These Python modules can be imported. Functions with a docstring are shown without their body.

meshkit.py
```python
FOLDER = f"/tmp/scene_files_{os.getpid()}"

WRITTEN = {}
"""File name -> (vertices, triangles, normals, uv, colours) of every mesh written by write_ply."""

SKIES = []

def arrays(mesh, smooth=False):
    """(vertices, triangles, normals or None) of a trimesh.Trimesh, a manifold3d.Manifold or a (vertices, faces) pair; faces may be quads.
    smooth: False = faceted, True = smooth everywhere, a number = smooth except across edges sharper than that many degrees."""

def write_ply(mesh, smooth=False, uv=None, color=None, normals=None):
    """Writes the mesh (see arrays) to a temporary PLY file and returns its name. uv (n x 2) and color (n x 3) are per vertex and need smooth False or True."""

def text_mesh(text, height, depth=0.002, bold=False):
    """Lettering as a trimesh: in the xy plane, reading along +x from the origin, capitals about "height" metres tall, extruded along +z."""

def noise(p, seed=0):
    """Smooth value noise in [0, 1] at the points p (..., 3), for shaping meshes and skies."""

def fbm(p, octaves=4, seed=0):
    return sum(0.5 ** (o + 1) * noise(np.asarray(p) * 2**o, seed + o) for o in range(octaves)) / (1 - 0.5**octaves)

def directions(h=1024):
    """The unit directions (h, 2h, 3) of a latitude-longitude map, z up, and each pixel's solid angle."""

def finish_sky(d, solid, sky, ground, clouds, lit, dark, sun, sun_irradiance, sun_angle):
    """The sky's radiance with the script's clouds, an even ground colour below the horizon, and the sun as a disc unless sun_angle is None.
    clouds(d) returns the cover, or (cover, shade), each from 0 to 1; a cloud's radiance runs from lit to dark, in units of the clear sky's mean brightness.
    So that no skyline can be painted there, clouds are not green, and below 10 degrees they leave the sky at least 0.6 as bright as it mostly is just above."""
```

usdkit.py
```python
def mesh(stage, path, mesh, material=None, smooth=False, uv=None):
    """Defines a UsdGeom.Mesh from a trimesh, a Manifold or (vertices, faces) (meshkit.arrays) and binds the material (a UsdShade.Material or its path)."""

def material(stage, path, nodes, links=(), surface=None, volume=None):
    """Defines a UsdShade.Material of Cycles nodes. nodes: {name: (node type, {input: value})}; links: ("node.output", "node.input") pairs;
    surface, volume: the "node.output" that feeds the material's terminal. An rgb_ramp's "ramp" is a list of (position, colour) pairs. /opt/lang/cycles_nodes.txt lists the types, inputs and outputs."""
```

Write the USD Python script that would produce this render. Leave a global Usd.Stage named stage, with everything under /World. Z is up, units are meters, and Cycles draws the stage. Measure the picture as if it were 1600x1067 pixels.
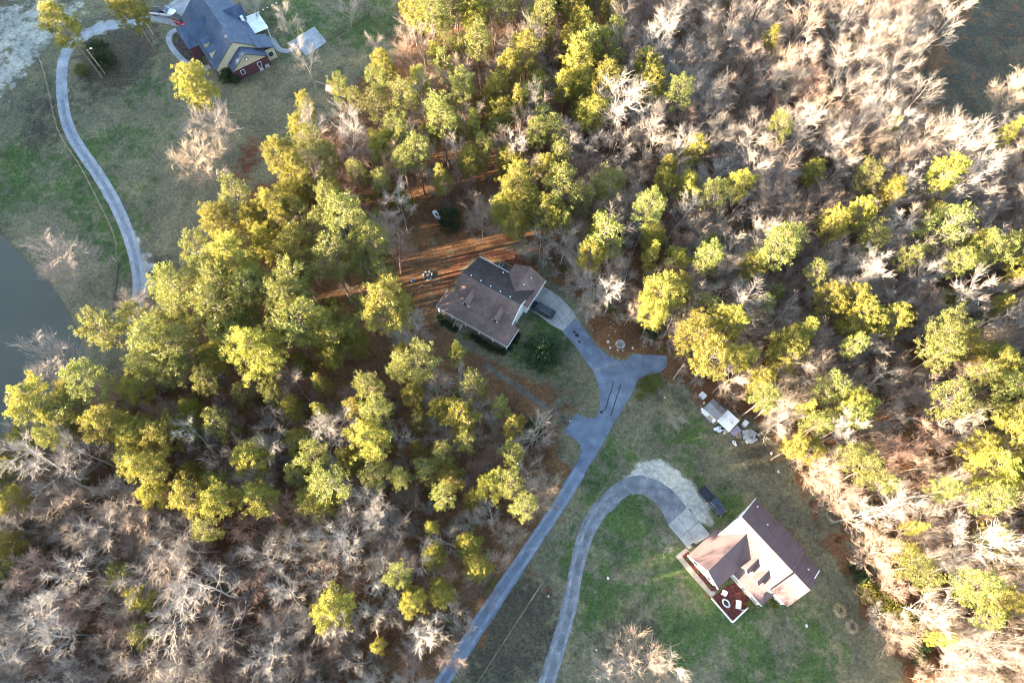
import math, random
import numpy as np
import trimesh, shapely, usdkit, meshkit
from shapely.geometry import Polygon, LineString, Point, MultiPolygon
from shapely.ops import unary_union
from scipy.ndimage import gaussian_filter, map_coordinates
from pxr import Usd, UsdGeom, UsdLux, UsdShade, Gf, Sdf, Vt

stage = Usd.Stage.CreateInMemory()
UsdGeom.SetStageUpAxis(stage, 'Z'); UsdGeom.SetStageMetersPerUnit(stage, 1.0)
World = UsdGeom.Xform.Define(stage, '/World'); stage.SetDefaultPrim(World.GetPrim())
UsdGeom.Scope.Define(stage, '/World/Looks')
PI = math.pi

# ------------------------------------------------------------ camera, sky, sun, exposure
CAM_H, TILT, FPX = 120.0, math.radians(21.3), 1067.0       # drone height, tilt from straight down, focal length in 1600-px units
cam = UsdGeom.Camera.Define(stage, '/World/camera')
cam.AddTranslateOp().Set((0, 0, CAM_H)); cam.AddRotateXOp().Set(math.degrees(TILT))
cam.CreateHorizontalApertureAttr(36.0); cam.CreateVerticalApertureAttr(24.0)
cam.CreateFocalLengthAttr(36.0 * FPX / 1600); cam.CreateClippingRangeAttr((1.0, 20000.0))
EXPOSURE = 3.9
cam.CreateExposureAttr(EXPOSURE)
SUN_EL, SUN_AZ = math.radians(11.0), math.radians(14.0)     # light travels to +x and a little to +y
TO_SUN = np.array([-math.cos(SUN_EL) * math.cos(SUN_AZ), -math.cos(SUN_EL) * math.sin(SUN_AZ), math.sin(SUN_EL)])
sun = UsdLux.DistantLight.Define(stage, '/World/sun')
sun.CreateIntensityAttr(1.25); sun.CreateAngleAttr(0.5); sun.CreateNormalizeAttr(True); sun.CreateColorAttr((1.0, 0.83, 0.61))
zx = TO_SUN; xx = np.cross([0, 0, 1.0], zx); xx /= np.linalg.norm(xx); yx = np.cross(zx, xx)
sun.AddTransformOp().Set(Gf.Matrix4d(*[float(v) for v in (*xx, 0, *yx, 0, *zx, 0, 0, 0, 300, 1)]))
sky = UsdLux.DomeLight.Define(stage, '/World/sky')
skym = usdkit.material(stage, '/World/Looks/sky', {
    's': ('sky_texture', {'sky_type': 'single_scattering', 'sun_disc': False, 'sun_elevation': SUN_EL, 'sun_rotation': math.atan2(TO_SUN[0], TO_SUN[1]), 'altitude': 200.0}),
    'b': ('background_shader', {'strength': 0.076})}, [('s.color', 'b.color')], surface='b.background')
UsdShade.MaterialBindingAPI.Apply(sky.GetPrim()).Bind(skym)

def G(px, py, z=0.0):
    """World x, y of a photograph pixel whose point lies at height z."""
    a = (px - 800) / FPX; b = -(py - 533.5) / FPX
    dz = -math.cos(TILT) + b * math.sin(TILT)
    s = (CAM_H - z) / -dz
    return np.array([a * s, (math.sin(TILT) + b * math.cos(TILT)) * s])
def GP(pts, z=0.0): return np.array([G(x, y, z) for x, y in pts])
def PXM(px, py, z=0.0):
    """Metres per photograph pixel there."""
    b = -(py - 533.5) / FPX
    return (CAM_H - z) / (math.cos(TILT) - b * math.sin(TILT)) / FPX

# ------------------------------------------------------------ helpers
used = {}
def numbered(path):
    n = used.get(path, 0); used[path] = n + 1
    return path if n == 0 else f'{path}_{n:03d}'
def tag(p, label=None, cat=None, group=None, kind=None):
    p = stage.GetPrimAtPath(p) if isinstance(p, str) else p.GetPrim() if hasattr(p, 'GetPrim') else p
    for k, v in (('label', label), ('category', cat), ('group', group), ('kind', kind)):
        if v: p.SetCustomDataByKey(k, v)
    return p
def thing(name, label, cat, loc=(0, 0, 0), rz=0.0, group=None, kind=None):
    x = UsdGeom.Xform.Define(stage, numbered('/World/' + name))
    x.AddTranslateOp().Set(tuple(float(v) for v in loc)); x.AddRotateZOp().Set(float(math.degrees(rz)))
    tag(x, label, cat, group, kind)
    return x.GetPath().pathString
def copy_of(src, label, loc, rz, group=None):
    name = src.split('/')[-1].rstrip('0123456789').rstrip('_')
    x = UsdGeom.Xform.Define(stage, numbered('/World/' + name))
    x.GetPrim().GetReferences().AddInternalReference(src)
    x.GetPrim().GetAttribute('xformOp:translate').Set(tuple(float(v) for v in loc)); x.GetPrim().GetAttribute('xformOp:rotateZ').Set(float(math.degrees(rz)))
    tag(x, label, None, group)
    x.GetPrim().SetInstanceable(True)
    return x.GetPath().pathString
def put(name, mesh, mat, parent='/World', smooth=False, label=None, kind=None, cat=None, group=None):
    path = numbered(parent + '/' + name)
    m = usdkit.mesh(stage, path, mesh, mat, smooth)
    tag(m, label, cat, group, kind)
    return path
class MB:
    """Collects triangles."""
    def __init__(s): s.v = []; s.f = []; s.n = 0
    def add(s, v, f):
        v = np.asarray(v, float).reshape(-1, 3); f = np.asarray(f, int)
        if f.shape[1] == 4: f = np.vstack([f[:, [0, 1, 2]], f[:, [0, 2, 3]]])
        s.v.append(v); s.f.append(f + s.n); s.n += len(v); return s
    def mesh(s, m, T=None):
        v = np.array(m.vertices)
        return s.add(v, m.faces)
    def box(s, c, d, rz=0.0, bev=0.0):
        m = box_mesh(d, bev); v = np.array(m.vertices)
        if rz: v = rot(v, rz)
        return s.add(v + np.asarray(c, float), m.faces)
    def bar(s, a, b, r, r2=None, n=6):
        return s.add(*tube_arrays(np.array([a], float), np.array([b], float), np.array([r]), np.array([r if r2 is None else r2]), n, True))
    def out(s): return (np.vstack(s.v), np.vstack(s.f))
def rot(v, a):
    c, n = math.cos(a), math.sin(a); v = np.asarray(v, float).copy()
    x, y = v[..., 0].copy(), v[..., 1].copy(); v[..., 0] = c * x - n * y; v[..., 1] = n * x + c * y
    return v
def box_mesh(d, bev=0.0):
    dx, dy, dz = d
    if bev <= 0: return trimesh.creation.box(d)
    pts = []
    for sx in (-1, 1):
        for sy in (-1, 1):
            for sz in (-1, 1):
                for k in range(3):
                    q = np.array([sx * dx / 2, sy * dy / 2, sz * dz / 2]); sg = (sx, sy, sz)
                    for j in range(3):
                        if j != k: q[j] -= sg[j] * bev
                    pts.append(q)
    return trimesh.convex.convex_hull(np.array(pts))
def tube_arrays(p0, p1, r0, r1, n=4, caps=False):
    """Many tapered prisms at once."""
    d = p1 - p0; L = np.linalg.norm(d, axis=1, keepdims=True) + 1e-9; t = d / L
    ref = np.where(np.abs(t[:, 2:3]) < 0.9, [[0, 0, 1.0]], [[1.0, 0, 0]])
    a = np.cross(t, ref); a /= np.linalg.norm(a, axis=1, keepdims=True) + 1e-9; b = np.cross(t, a)
    ang = np.arange(n) * 2 * PI / n
    ring = np.cos(ang)[None, :, None] * a[:, None] + np.sin(ang)[None, :, None] * b[:, None]
    v = np.concatenate([p0[:, None] + r0[:, None, None] * ring, p1[:, None] + r1[:, None, None] * ring], 1)
    j = np.arange(n); k = (j + 1) % n
    f = np.vstack([np.stack([j, k, k + n], 1), np.stack([j, k + n, j + n], 1)])
    if caps:
        f = np.vstack([f, [[0, i + 1, i] for i in range(1, n - 1)], [[n, n + i, n + i + 1] for i in range(1, n - 1)]])
    F = (f[None] + (np.arange(len(p0)) * 2 * n)[:, None, None]).reshape(-1, 3)
    return v.reshape(-1, 3), F
def slab(poly3, th):
    """A flat polygon in space (corners in order) given thickness th downwards along its normal."""
    p = np.asarray(poly3, float); n = np.zeros(3)
    for i in range(len(p)): n += np.cross(p[i], p[(i + 1) % len(p)])
    n /= np.linalg.norm(n)
    if n[2] < 0: p = p[::-1]; n = -n
    u = p[1] - p[0]; u /= np.linalg.norm(u); w = np.cross(n, u)
    q = np.stack([(p - p[0]) @ u, (p - p[0]) @ w], 1)
    tris = trimesh.creation.triangulate_polygon(Polygon(q), engine='earcut')
    tv, tf = tris
    P3 = p[0] + tv[:, :1] * u + tv[:, 1:2] * w
    m = len(P3); v = np.vstack([P3, P3 - n * th])
    # orient
    e = np.cross(P3[tf[0, 1]] - P3[tf[0, 0]], P3[tf[0, 2]] - P3[tf[0, 0]])
    if e @ n < 0: tf = tf[:, ::-1]
    f = [tf, tf[:, ::-1] + m]
    k = len(p); v = np.vstack([v, p, p - n * th]); o = 2 * m
    side = []
    for i in range(k):
        j = (i + 1) % k
        side += [[o + i, o + k + i, o + k + j], [o + i, o + k + j, o + j]]
    return v, np.vstack(f + [np.array(side)])
def extrude(poly, z0, z1):
    m = trimesh.creation.extrude_polygon(poly, z1 - z0, engine='earcut'); m.apply_translation([0, 0, z0]); return m

# ------------------------------------------------------------ materials
def M(name, nodes, links, surface='p.BSDF'): return usdkit.material(stage, '/World/Looks/' + name, nodes, links, surface=surface)
def noisy(name, c0, c1, scale=3.0, rough=0.8, bump=0.0, detail=4, c2=None, spec=0.3, metallic=0.0, random=0.0, bscale=None, coord='object'):
    """Two or three tones broken up by noise, with optional bump."""
    ramp = [(0.25, c0), (0.7, c1)] if c2 is None else [(0.25, c0), (0.5, c1), (0.75, c2)]
    nd = {'t': ('texture_coordinate', {}), 'g': ('geometry', {}), 'n': ('noise_texture', {'scale': scale, 'detail': detail, 'roughness': 0.6}), 'r': ('rgb_ramp', {'ramp': ramp}),
          'p': ('principled_bsdf', {'roughness': rough, 'specular_ior_level': spec, 'metallic': metallic})}
    src = 't.object' if coord == 'object' else 'g.position'
    lk = [(src, 'n.vector'), ('n.fac', 'r.fac')]
    last = 'r.color'
    if random > 0:
        nd['oi'] = ('object_info', {}); nd['mr'] = ('map_range', {'to_min': 1 - random, 'to_max': 1 + random}); nd['h'] = ('hsv', {})
        nd['mh'] = ('map_range', {'to_min': 0.5 - random * 0.05, 'to_max': 0.5 + random * 0.05})
        lk += [('oi.random', 'mr.value'), ('mr.result', 'h.value'), ('oi.random', 'mh.value'), ('mh.result', 'h.hue'), (last, 'h.color')]; last = 'h.color'
    lk.append((last, 'p.base_color'))
    if bump:
        nd['n2'] = ('noise_texture', {'scale': bscale or scale * 4, 'detail': 3}); nd['b'] = ('bump', {'strength': 0.6, 'distance': bump})
        lk += [(src, 'n2.vector'), ('n2.fac', 'b.height'), ('b.normal', 'p.normal')]
    return M(name, nd, lk)
def leafmat(name, c0, c1, trans, scale=1.2, random=0.25):
    nd = {'t': ('texture_coordinate', {}), 'n': ('noise_texture', {'scale': scale, 'detail': 3}), 'r': ('rgb_ramp', {'ramp': [(0.3, c0), (0.7, c1)]}),
          'oi': ('object_info', {}), 'mr': ('map_range', {'to_min': 1 - random, 'to_max': 1 + random}), 'h': ('hsv', {}),
          'mh': ('map_range', {'to_min': 0.485, 'to_max': 0.515}),
          'd': ('principled_bsdf', {'roughness': 0.55, 'specular_ior_level': 0.35}), 'tl': ('translucent_bsdf', {'color': trans}), 'm': ('mix_closure', {'fac': 0.3})}
    lk = [('t.object', 'n.vector'), ('n.fac', 'r.fac'), ('r.color', 'h.color'), ('oi.random', 'mr.value'), ('mr.result', 'h.value'), ('oi.random', 'mh.value'), ('mh.result', 'h.hue'), ('h.color', 'd.base_color'), ('d.BSDF', 'm.closure1'), ('tl.BSDF', 'm.closure2')]
    return M(name, nd, lk, 'm.closure')
def plain(name, c, rough=0.6, **kw): return M(name, {'p': ('principled_bsdf', {'base_color': c, 'roughness': rough, **kw})}, [])
# ------------------------------------------------------------ plan of the site (outlines read off the photograph, laid on the ground)
def wob(poly, amp=0.25, step=0.6, seed=1, freq=0.5):
    """An outline with the small irregularities of a real edge."""
    L = poly.exterior.length; n = max(8, int(L / step))
    pts = np.array([poly.exterior.interpolate(i / n, normalized=True).coords[0] for i in range(n)])
    q = np.column_stack([pts * freq, np.full(len(pts), seed * 3.7)])
    off = np.stack([meshkit.fbm(q, 3, seed) - 0.5, meshkit.fbm(q + 50, 3, seed + 9) - 0.5], 1) * 2 * amp
    return Polygon(pts + off).buffer(0)
def smooth_line(pts, n=8):
    from scipy.interpolate import splprep, splev
    p = np.asarray(pts, float); tck, _ = splprep([p[:, 0], p[:, 1]], s=0, k=min(3, len(p) - 1))
    return np.stack(splev(np.linspace(0, 1, n * len(p)), tck), 1)
LAWN_NW = GP([(-200, -120), (640, -120), (625, 0), (622, 60), (600, 95), (575, 125), (535, 160), (500, 190), (480, 235), (430, 275), (375, 320), (330, 390), (300, 440), (262, 480), (245, 520), (225, 580), (150, 600), (110, 625), (80, 660), (0, 690), (-200, 700)])
LAWN_A = GP([(655, 345), (690, 340), (720, 372), (800, 385), (860, 420), (905, 470), (960, 500), (1000, 530), (1045, 560), (1045, 590), (960, 640), (890, 730), (850, 760), (845, 700), (850, 640), (800, 600), (760, 560), (700, 530), (668, 500), (648, 450), (640, 400)])
LAWN_B = GP([(1045, 585), (1080, 615), (1110, 625), (1190, 690), (1240, 730), (1285, 790), (1320, 850), (1330, 900), (1350, 960), (1420, 1050), (1450, 1100), (1440, 1250), (640, 1250), (690, 1085), (760, 985), (830, 880), (880, 780), (900, 715), (960, 650)])
LAWN_NE = GP([(1462, 75), (1505, 20), (1520, -120), (1900, -120), (1900, 190), (1600, 200), (1560, 205), (1480, 235), (1445, 190)])
POND = wob(Polygon(GP([(-400, 200), (-100, 300), (0, 378), (25, 402), (50, 432), (78, 462), (98, 492), (112, 525), (122, 565), (118, 600), (90, 635), (50, 655), (0, 668), (-100, 690), (-400, 720)])), 0.5, 1.0, 3, 0.25)
W_DRIVE_C = smooth_line(GP([(330, -25), (290, 8), (245, 27), (195, 38), (140, 50), (108, 75), (97, 110), (97, 150), (104, 190), (122, 228), (150, 268), (178, 315), (199, 362), (212, 405), (217, 440), (214, 480), (207, 522)]))
DRIVE_W = wob(LineString(W_DRIVE_C)  .buffer(1.2, cap_style=2), 0.12, 0.5, 5, 0.8)
DRIVE_WN = wob(Polygon(GP([(222, 22), (262, 8), (320, -30), (400, -30), (330, 12), (318, 20), (300, 35), (278, 42), (240, 33)])), 0.3, .6, 6)
ASPHALT = wob(Polygon(GP([(878.5, 517.7), (896, 537), (915.6, 564), (927.5, 581), (934, 599.5), (936.7, 615), (937, 635), (934, 648), (929, 653.5), (917, 652.6), (900.5, 646), (891, 658.5), (881.5, 674), (895, 684), (905, 691.5), (910, 704), (900, 726), (882, 754), (857, 799), (842, 824), (800, 889), (740, 977), (680, 1065), (560, 1240), (585, 1240), (703, 1067), (760, 982), (800, 920), (850, 842), (876, 798), (920, 729), (940, 696.5), (962, 656.5), (980, 626.5), (997, 596.5), (1015, 586.5), (1032, 581), (1043, 571), (1043, 556), (1012, 554), (990, 553), (980, 561.5), (970, 564), (960, 561.5), (947, 554), (930, 539), (925, 532), (900.5, 496.4)])), 0.10, 0.5, 7, 1.0)
PAD_A = Polygon(GP([(847.5, 447), (862, 455), (875, 464.5), (890, 479.5), (896, 487), (900.5, 496.2), (879, 517), (860, 507), (842.5, 493), (824, 482)]))
DRIVE_B = wob(Polygon(GP([(780, 1240), (840, 1067), (857.5, 1017.5), (867, 985), (877, 950), (885, 912), (891, 880), (900, 842), (910, 815), (919, 800), (930, 784), (950, 764), (975, 746.5), (1000, 742), (1025, 749), (1045, 761), (1062, 778), (1073, 792), (1044, 820), (1035, 800), (1025, 786), (1007, 773.5), (987, 770), (972, 780), (957, 797), (950, 802), (935, 823), (922, 848), (912, 885), (905, 910), (900, 945), (892, 975), (885, 1007), (875, 1037), (865, 1067), (810, 1240)])), 0.16, 0.5, 8, 0.9)
PAD_B = Polygon(GP([(1043.7, 820), (1073, 792.7), (1109, 834), (1106, 838), (1076, 858)]))
WALK_B = Polygon(GP([(1055, 868), (1072, 856), (1084, 868), (1097, 890), (1118, 927), (1111, 933), (1085, 905), (1066, 882)]))
MULCH_B1 = Polygon(GP([(1065, 868), (1076, 861), (1121, 920), (1112, 924)]))
MULCH_B2 = Polygon(GP([(1111, 934), (1121, 927), (1135, 915), (1158, 906), (1170, 925), (1169, 948), (1144, 972)]))
SLAB_C = Polygon(GP([(448, 69), (491, 42), (511, 66), (479, 88), (470, 80)]))
WALK_C = LineString(smooth_line(GP([(276, 47), (267, 52), (264, 64), (270, 77), (283, 92), (297, 103), (312, 108), (328, 104)]))).buffer(0.62, cap_style=2)
WALK_C2 = LineString(smooth_line(GP([(418, 60), (428, 66), (436, 77), (449, 80), (460, 74)]))).buffer(0.6, cap_style=2)
BED_C = Polygon(GP([(278, 50), (271, 56), (270, 66), (280, 82), (296, 98), (312, 103), (326, 100), (300, 75), (282, 52)]))
PATH_A = Polygon(GP([(752, 572), (760, 566), (830, 612), (888, 654), (883, 660), (820, 620)]))
CLAY_A = Polygon(GP([(700, 400), (715, 372), (800, 388), (845, 418), (850, 440), (800, 420), (745, 398), (720, 425), (690, 470), (672, 475), (690, 430)]))
CLAY_NW = Polygon(GP([(345, 300), (370, 250), (388, 205), (410, 200), (420, 225), (400, 270), (360, 310)]))
GRAVEL_B = Polygon(GP([(975, 744), (990, 728), (1010, 716), (1030, 718), (1060, 735), (1085, 758), (1105, 785), (1114, 806), (1112, 822), (1106, 828), (1075, 793), (1060, 775), (1040, 758), (1015, 746)]))
GRAVEL_W = Polygon(GP([(200, 350), (215, 365), (232, 385), (245, 410), (250, 445), (238, 470), (225, 470), (224, 430), (215, 390)]))
GARDEN_A = Polygon(GP([(905, 492), (960, 500), (1010, 530), (1042, 554), (985, 552), (968, 563), (945, 550), (925, 528)]))
BARE_NW = Polygon(GP([(-100, -60), (150, -60), (110, 40), (75, 90), (85, 160), (60, 200), (0, 170), (-100, 200)]))
PALE_NW = [LineString(GP([(-30, 150), (20, 105), (60, 60), (130, 10)])).buffer(2.6), LineString(GP([(-20, 90), (40, 40), (90, -20)])).buffer(1.6), LineString(GP([(130, 60), (170, 35), (200, 25)])).buffer(2.5), LineString(GP([(-30, 60), (20, 20)])).buffer(2.0)]
EXCL = unary_union([Polygon(GP(q)).buffer(0) for q in ([(-200, -120), (660, -120), (650, 60), (640, 149), (600, 190), (557, 221), (490, 255), (476, 302), (431, 338), (395, 390), (350, 428), (300, 500), (245, 560), (225, 620), (150, 640), (0, 700), (-200, 700)], [(635, 320), (760, 350), (860, 420), (900, 640), (860, 720), (800, 655), (735, 610), (660, 560), (630, 440)], [(1395, 130), (1430, 40), (1450, -120), (1900, -120), (1900, 215), (1600, 230), (1540, 235), (1440, 255), (1400, 210)])])
WOODS_KEEP = unary_union([Polygon(p).buffer(0) for p in (LAWN_NW, LAWN_A, LAWN_B, LAWN_NE)])
HARD = unary_union([DRIVE_W, DRIVE_WN, ASPHALT, PAD_A, DRIVE_B, PAD_B, WALK_B, SLAB_C, WALK_C, WALK_C2, PATH_A])

# ------------------------------------------------------------ the ground: one sheet, its relief and what covers it carried by the mesh
def axis(lo, hi, step, far):
    mid = np.arange(lo, hi + step / 2, step); out = [step * 1.5]
    while sum(out) < far: out.append(out[-1] * 1.35)
    c = np.cumsum(out)
    return np.concatenate([lo - c[::-1], mid, hi + c])
STEP = 0.5
GX, GY = axis(-135, 135, STEP, 1800), axis(-24, 150, STEP, 1800)
X, Y = np.meshgrid(GX, GY)
RX, RY = np.arange(-140, 140.1, STEP), np.arange(-30, 155.1, STEP)
XR, YR = np.meshgrid(RX, RY)
def raster(poly, blur=1.0):
    shapely.prepare(poly)
    return gaussian_filter(shapely.contains_xy(poly, XR, YR).astype(float), blur / STEP, mode='nearest')
def sample(r, x, y): return map_coordinates(r, [(np.asarray(y) - RY[0]) / STEP, (np.asarray(x) - RX[0]) / STEP], order=1, mode='nearest')
r_lawn = raster(WOODS_KEEP, 1.2); r_hard = raster(HARD.buffer(0.8), 0.8); r_pond = raster(POND.buffer(0.6), 0.9)
FLATS = unary_union([Point(*G(765, 475)).buffer(13), Point(*G(1180, 870)).buffer(17), Point(*G(335, 60)).buffer(19), Point(*G(1135, 650)).buffer(8)])
r_flat = raster(FLATS, 2.0)
P3 = np.stack([XR * 0.09, YR * 0.09, 0 * XR], -1)
relief = (meshkit.fbm(P3, 4, 11) - 0.5) * 0.9 * (1 - r_lawn * 0.75) + (meshkit.fbm(P3 * 7, 3, 15) - .5) * 0.14
r_z = relief * (1 - np.clip(r_hard * 1.6, 0, 1)) * (1 - np.clip(r_flat * 1.3, 0, 1))
r_z = r_z * (1 - r_pond) - 1.7 * r_pond
def gz(x, y): return float(sample(r_z, [y and x], [y])[0]) if False else float(sample(r_z, np.array([x]), np.array([y]))[0])
inside = (X > -139) & (X < 139) & (Y > -29) & (Y < 154)
Z = np.where(inside, sample(r_z, X.ravel(), Y.ravel()).reshape(X.shape), 0.0)
def blobs(lst, blur=3.2): return np.clip(sum(raster(Point(*G(x, y)).buffer(r), blur) * k for x, y, r, k in lst), 0, 1)
green = blobs([(250, 110, 9, .9), (175, 240, 8, .5), (230, 200, 10, .35), (210, 320, 7, .5), (170, 360, 7, .6), (115, 250, 9, .4), (60, 260, 12, .55), (100, 310, 8, .4), (500, 20, 12, .95), (540, 40, 8, .7), (600, 10, 8, 1), (430, 40, 5, .5), (140, 290, 5, .8), (185, 385, 3, 1.0), (20, 280, 8, .5),
               (960, 830, 8, 1), (1000, 850, 9, .9), (930, 870, 6, .8), (1040, 900, 8, .9), (1060, 930, 10, .9), (1110, 950, 8, .8), (1150, 990, 8, .8), (1190, 1010, 8, .8), (1230, 1030, 7, .7), (925, 920, 5, .8), (990, 900, 6, .5), (1010, 790, 4, .9), (1130, 770, 6, .5), (1160, 800, 5, .8), (1090, 705, 6, .55), (1060, 670, 6, .5), (975, 700, 5, .8), (950, 745, 5, .6), (985, 670, 5, .5), (1090, 790, 4, .6), (850, 1010, 6, .4), (1010, 970, 6, .4), (860, 545, 7, .8), (830, 530, 6, .8), (1250, 960, 4, .6), (1270, 1000, 3, .7), (1285, 1040, 3, .7), (690, 345, 4, .3)])
green = np.clip(green + 0.8 * raster(LineString(GP([(80, 110), (82, 160), (95, 210), (140, 275), (178, 350), (192, 400), (195, 430)])).buffer(0.9), 0.8), 0, 1)
dark = blobs([(1210, 760, 8, .2), (1280, 820, 8, .3), (1310, 870, 6, .3), (1170, 700, 4, .6), (1560, 90, 25, .55), (1520, 120, 10, .4), (90, 190, 7, .4), (50, 230, 6, .4), (175, 120, 9, .6), (190, 60, 10, .7), (1185, 690, 4, .6), (815, 935, 8, .5), (770, 1020, 10, .6), (900, 780, 4, .4), (985, 1000, 8, .6), (340, 250, 8, .35), (240, 420, 4, 1.), (255, 450, 4, 1.), (1050, 620, 6, .5)])
dark = np.clip(dark + 0.75 * raster(POND.buffer(1.1).difference(POND.buffer(-1.0)), .5) + .5 * raster(BARE_NW, 4) + .30 * raster(Polygon(LAWN_NE), 3), 0, 1)
clay = np.clip(.36 * raster(Polygon(LAWN_NE), 6) + raster(CLAY_A, 1.6) + 0.8 * raster(CLAY_NW, 2.2) + 0.45 * raster(LineString(GP([(1045, 742), (1085, 760)])).buffer(2.0), 1) + .35 * raster(LineString(GP([(640, 420), (660, 470), (690, 530), (770, 580)])).buffer(3.5), 2) + .5 * raster(LineString(GP([(1062, 868), (1108, 936)])).buffer(.7), .5), 0, 1)
pale = np.clip(raster(GRAVEL_B, 0.9) + 0.65 * raster(GRAVEL_W, 1.3) + 0.45 * sum(raster(q, 1.8) for q in PALE_NW) + .30 * raster(BARE_NW, 4) + 0.32 * raster(DRIVE_B.buffer(0.5), 0.5) + 0.3 * raster(DRIVE_W.buffer(0.5), .5), 0, 1)
YARD_A = Polygon(GP([(640, 315), (760, 372), (705, 410), (680, 480), (700, 535), (770, 585), (840, 640), (830, 700), (760, 620), (640, 560), (620, 430)]))
edge_n = meshkit.fbm(np.stack([XR * 0.22, YR * 0.22, 0 * XR + 3], -1), 4, 21) - 0.5
r_edge = raster(WOODS_KEEP, 3.0)
SOUTH_A = Polygon(GP([(790, 560), (900, 575), (935, 620), (930, 650), (885, 735), (850, 745), (845, 650)]))
litter = np.clip(1 - r_edge + 1.5 * edge_n * np.clip(4 * r_edge * (1 - r_edge), 0, 1) + 0.42 * raster(SOUTH_A, 2.5) + .32 * raster(Polygon(LAWN_NE), 4) + 0.62 * raster(YARD_A, 1.8) + 0.85 * raster(GARDEN_A, 1.0) + .5 * raster(BARE_NW, 3) * 0 + .7 * raster(MULCH_B1.buffer(.5), .5), 0, 1)
V = np.stack([X, Y, Z], -1).reshape(-1, 3)
ny, nx = X.shape; idx = np.arange(ny * nx).reshape(ny, nx)
FQ = np.stack([idx[:-1, :-1], idx[:-1, 1:], idx[1:, 1:], idx[1:, :-1]], -1).reshape(-1, 4)
def masks(*rs): return np.stack([sample(r, X.ravel(), Y.ravel()) for r in rs], -1).astype(np.float32)
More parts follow.
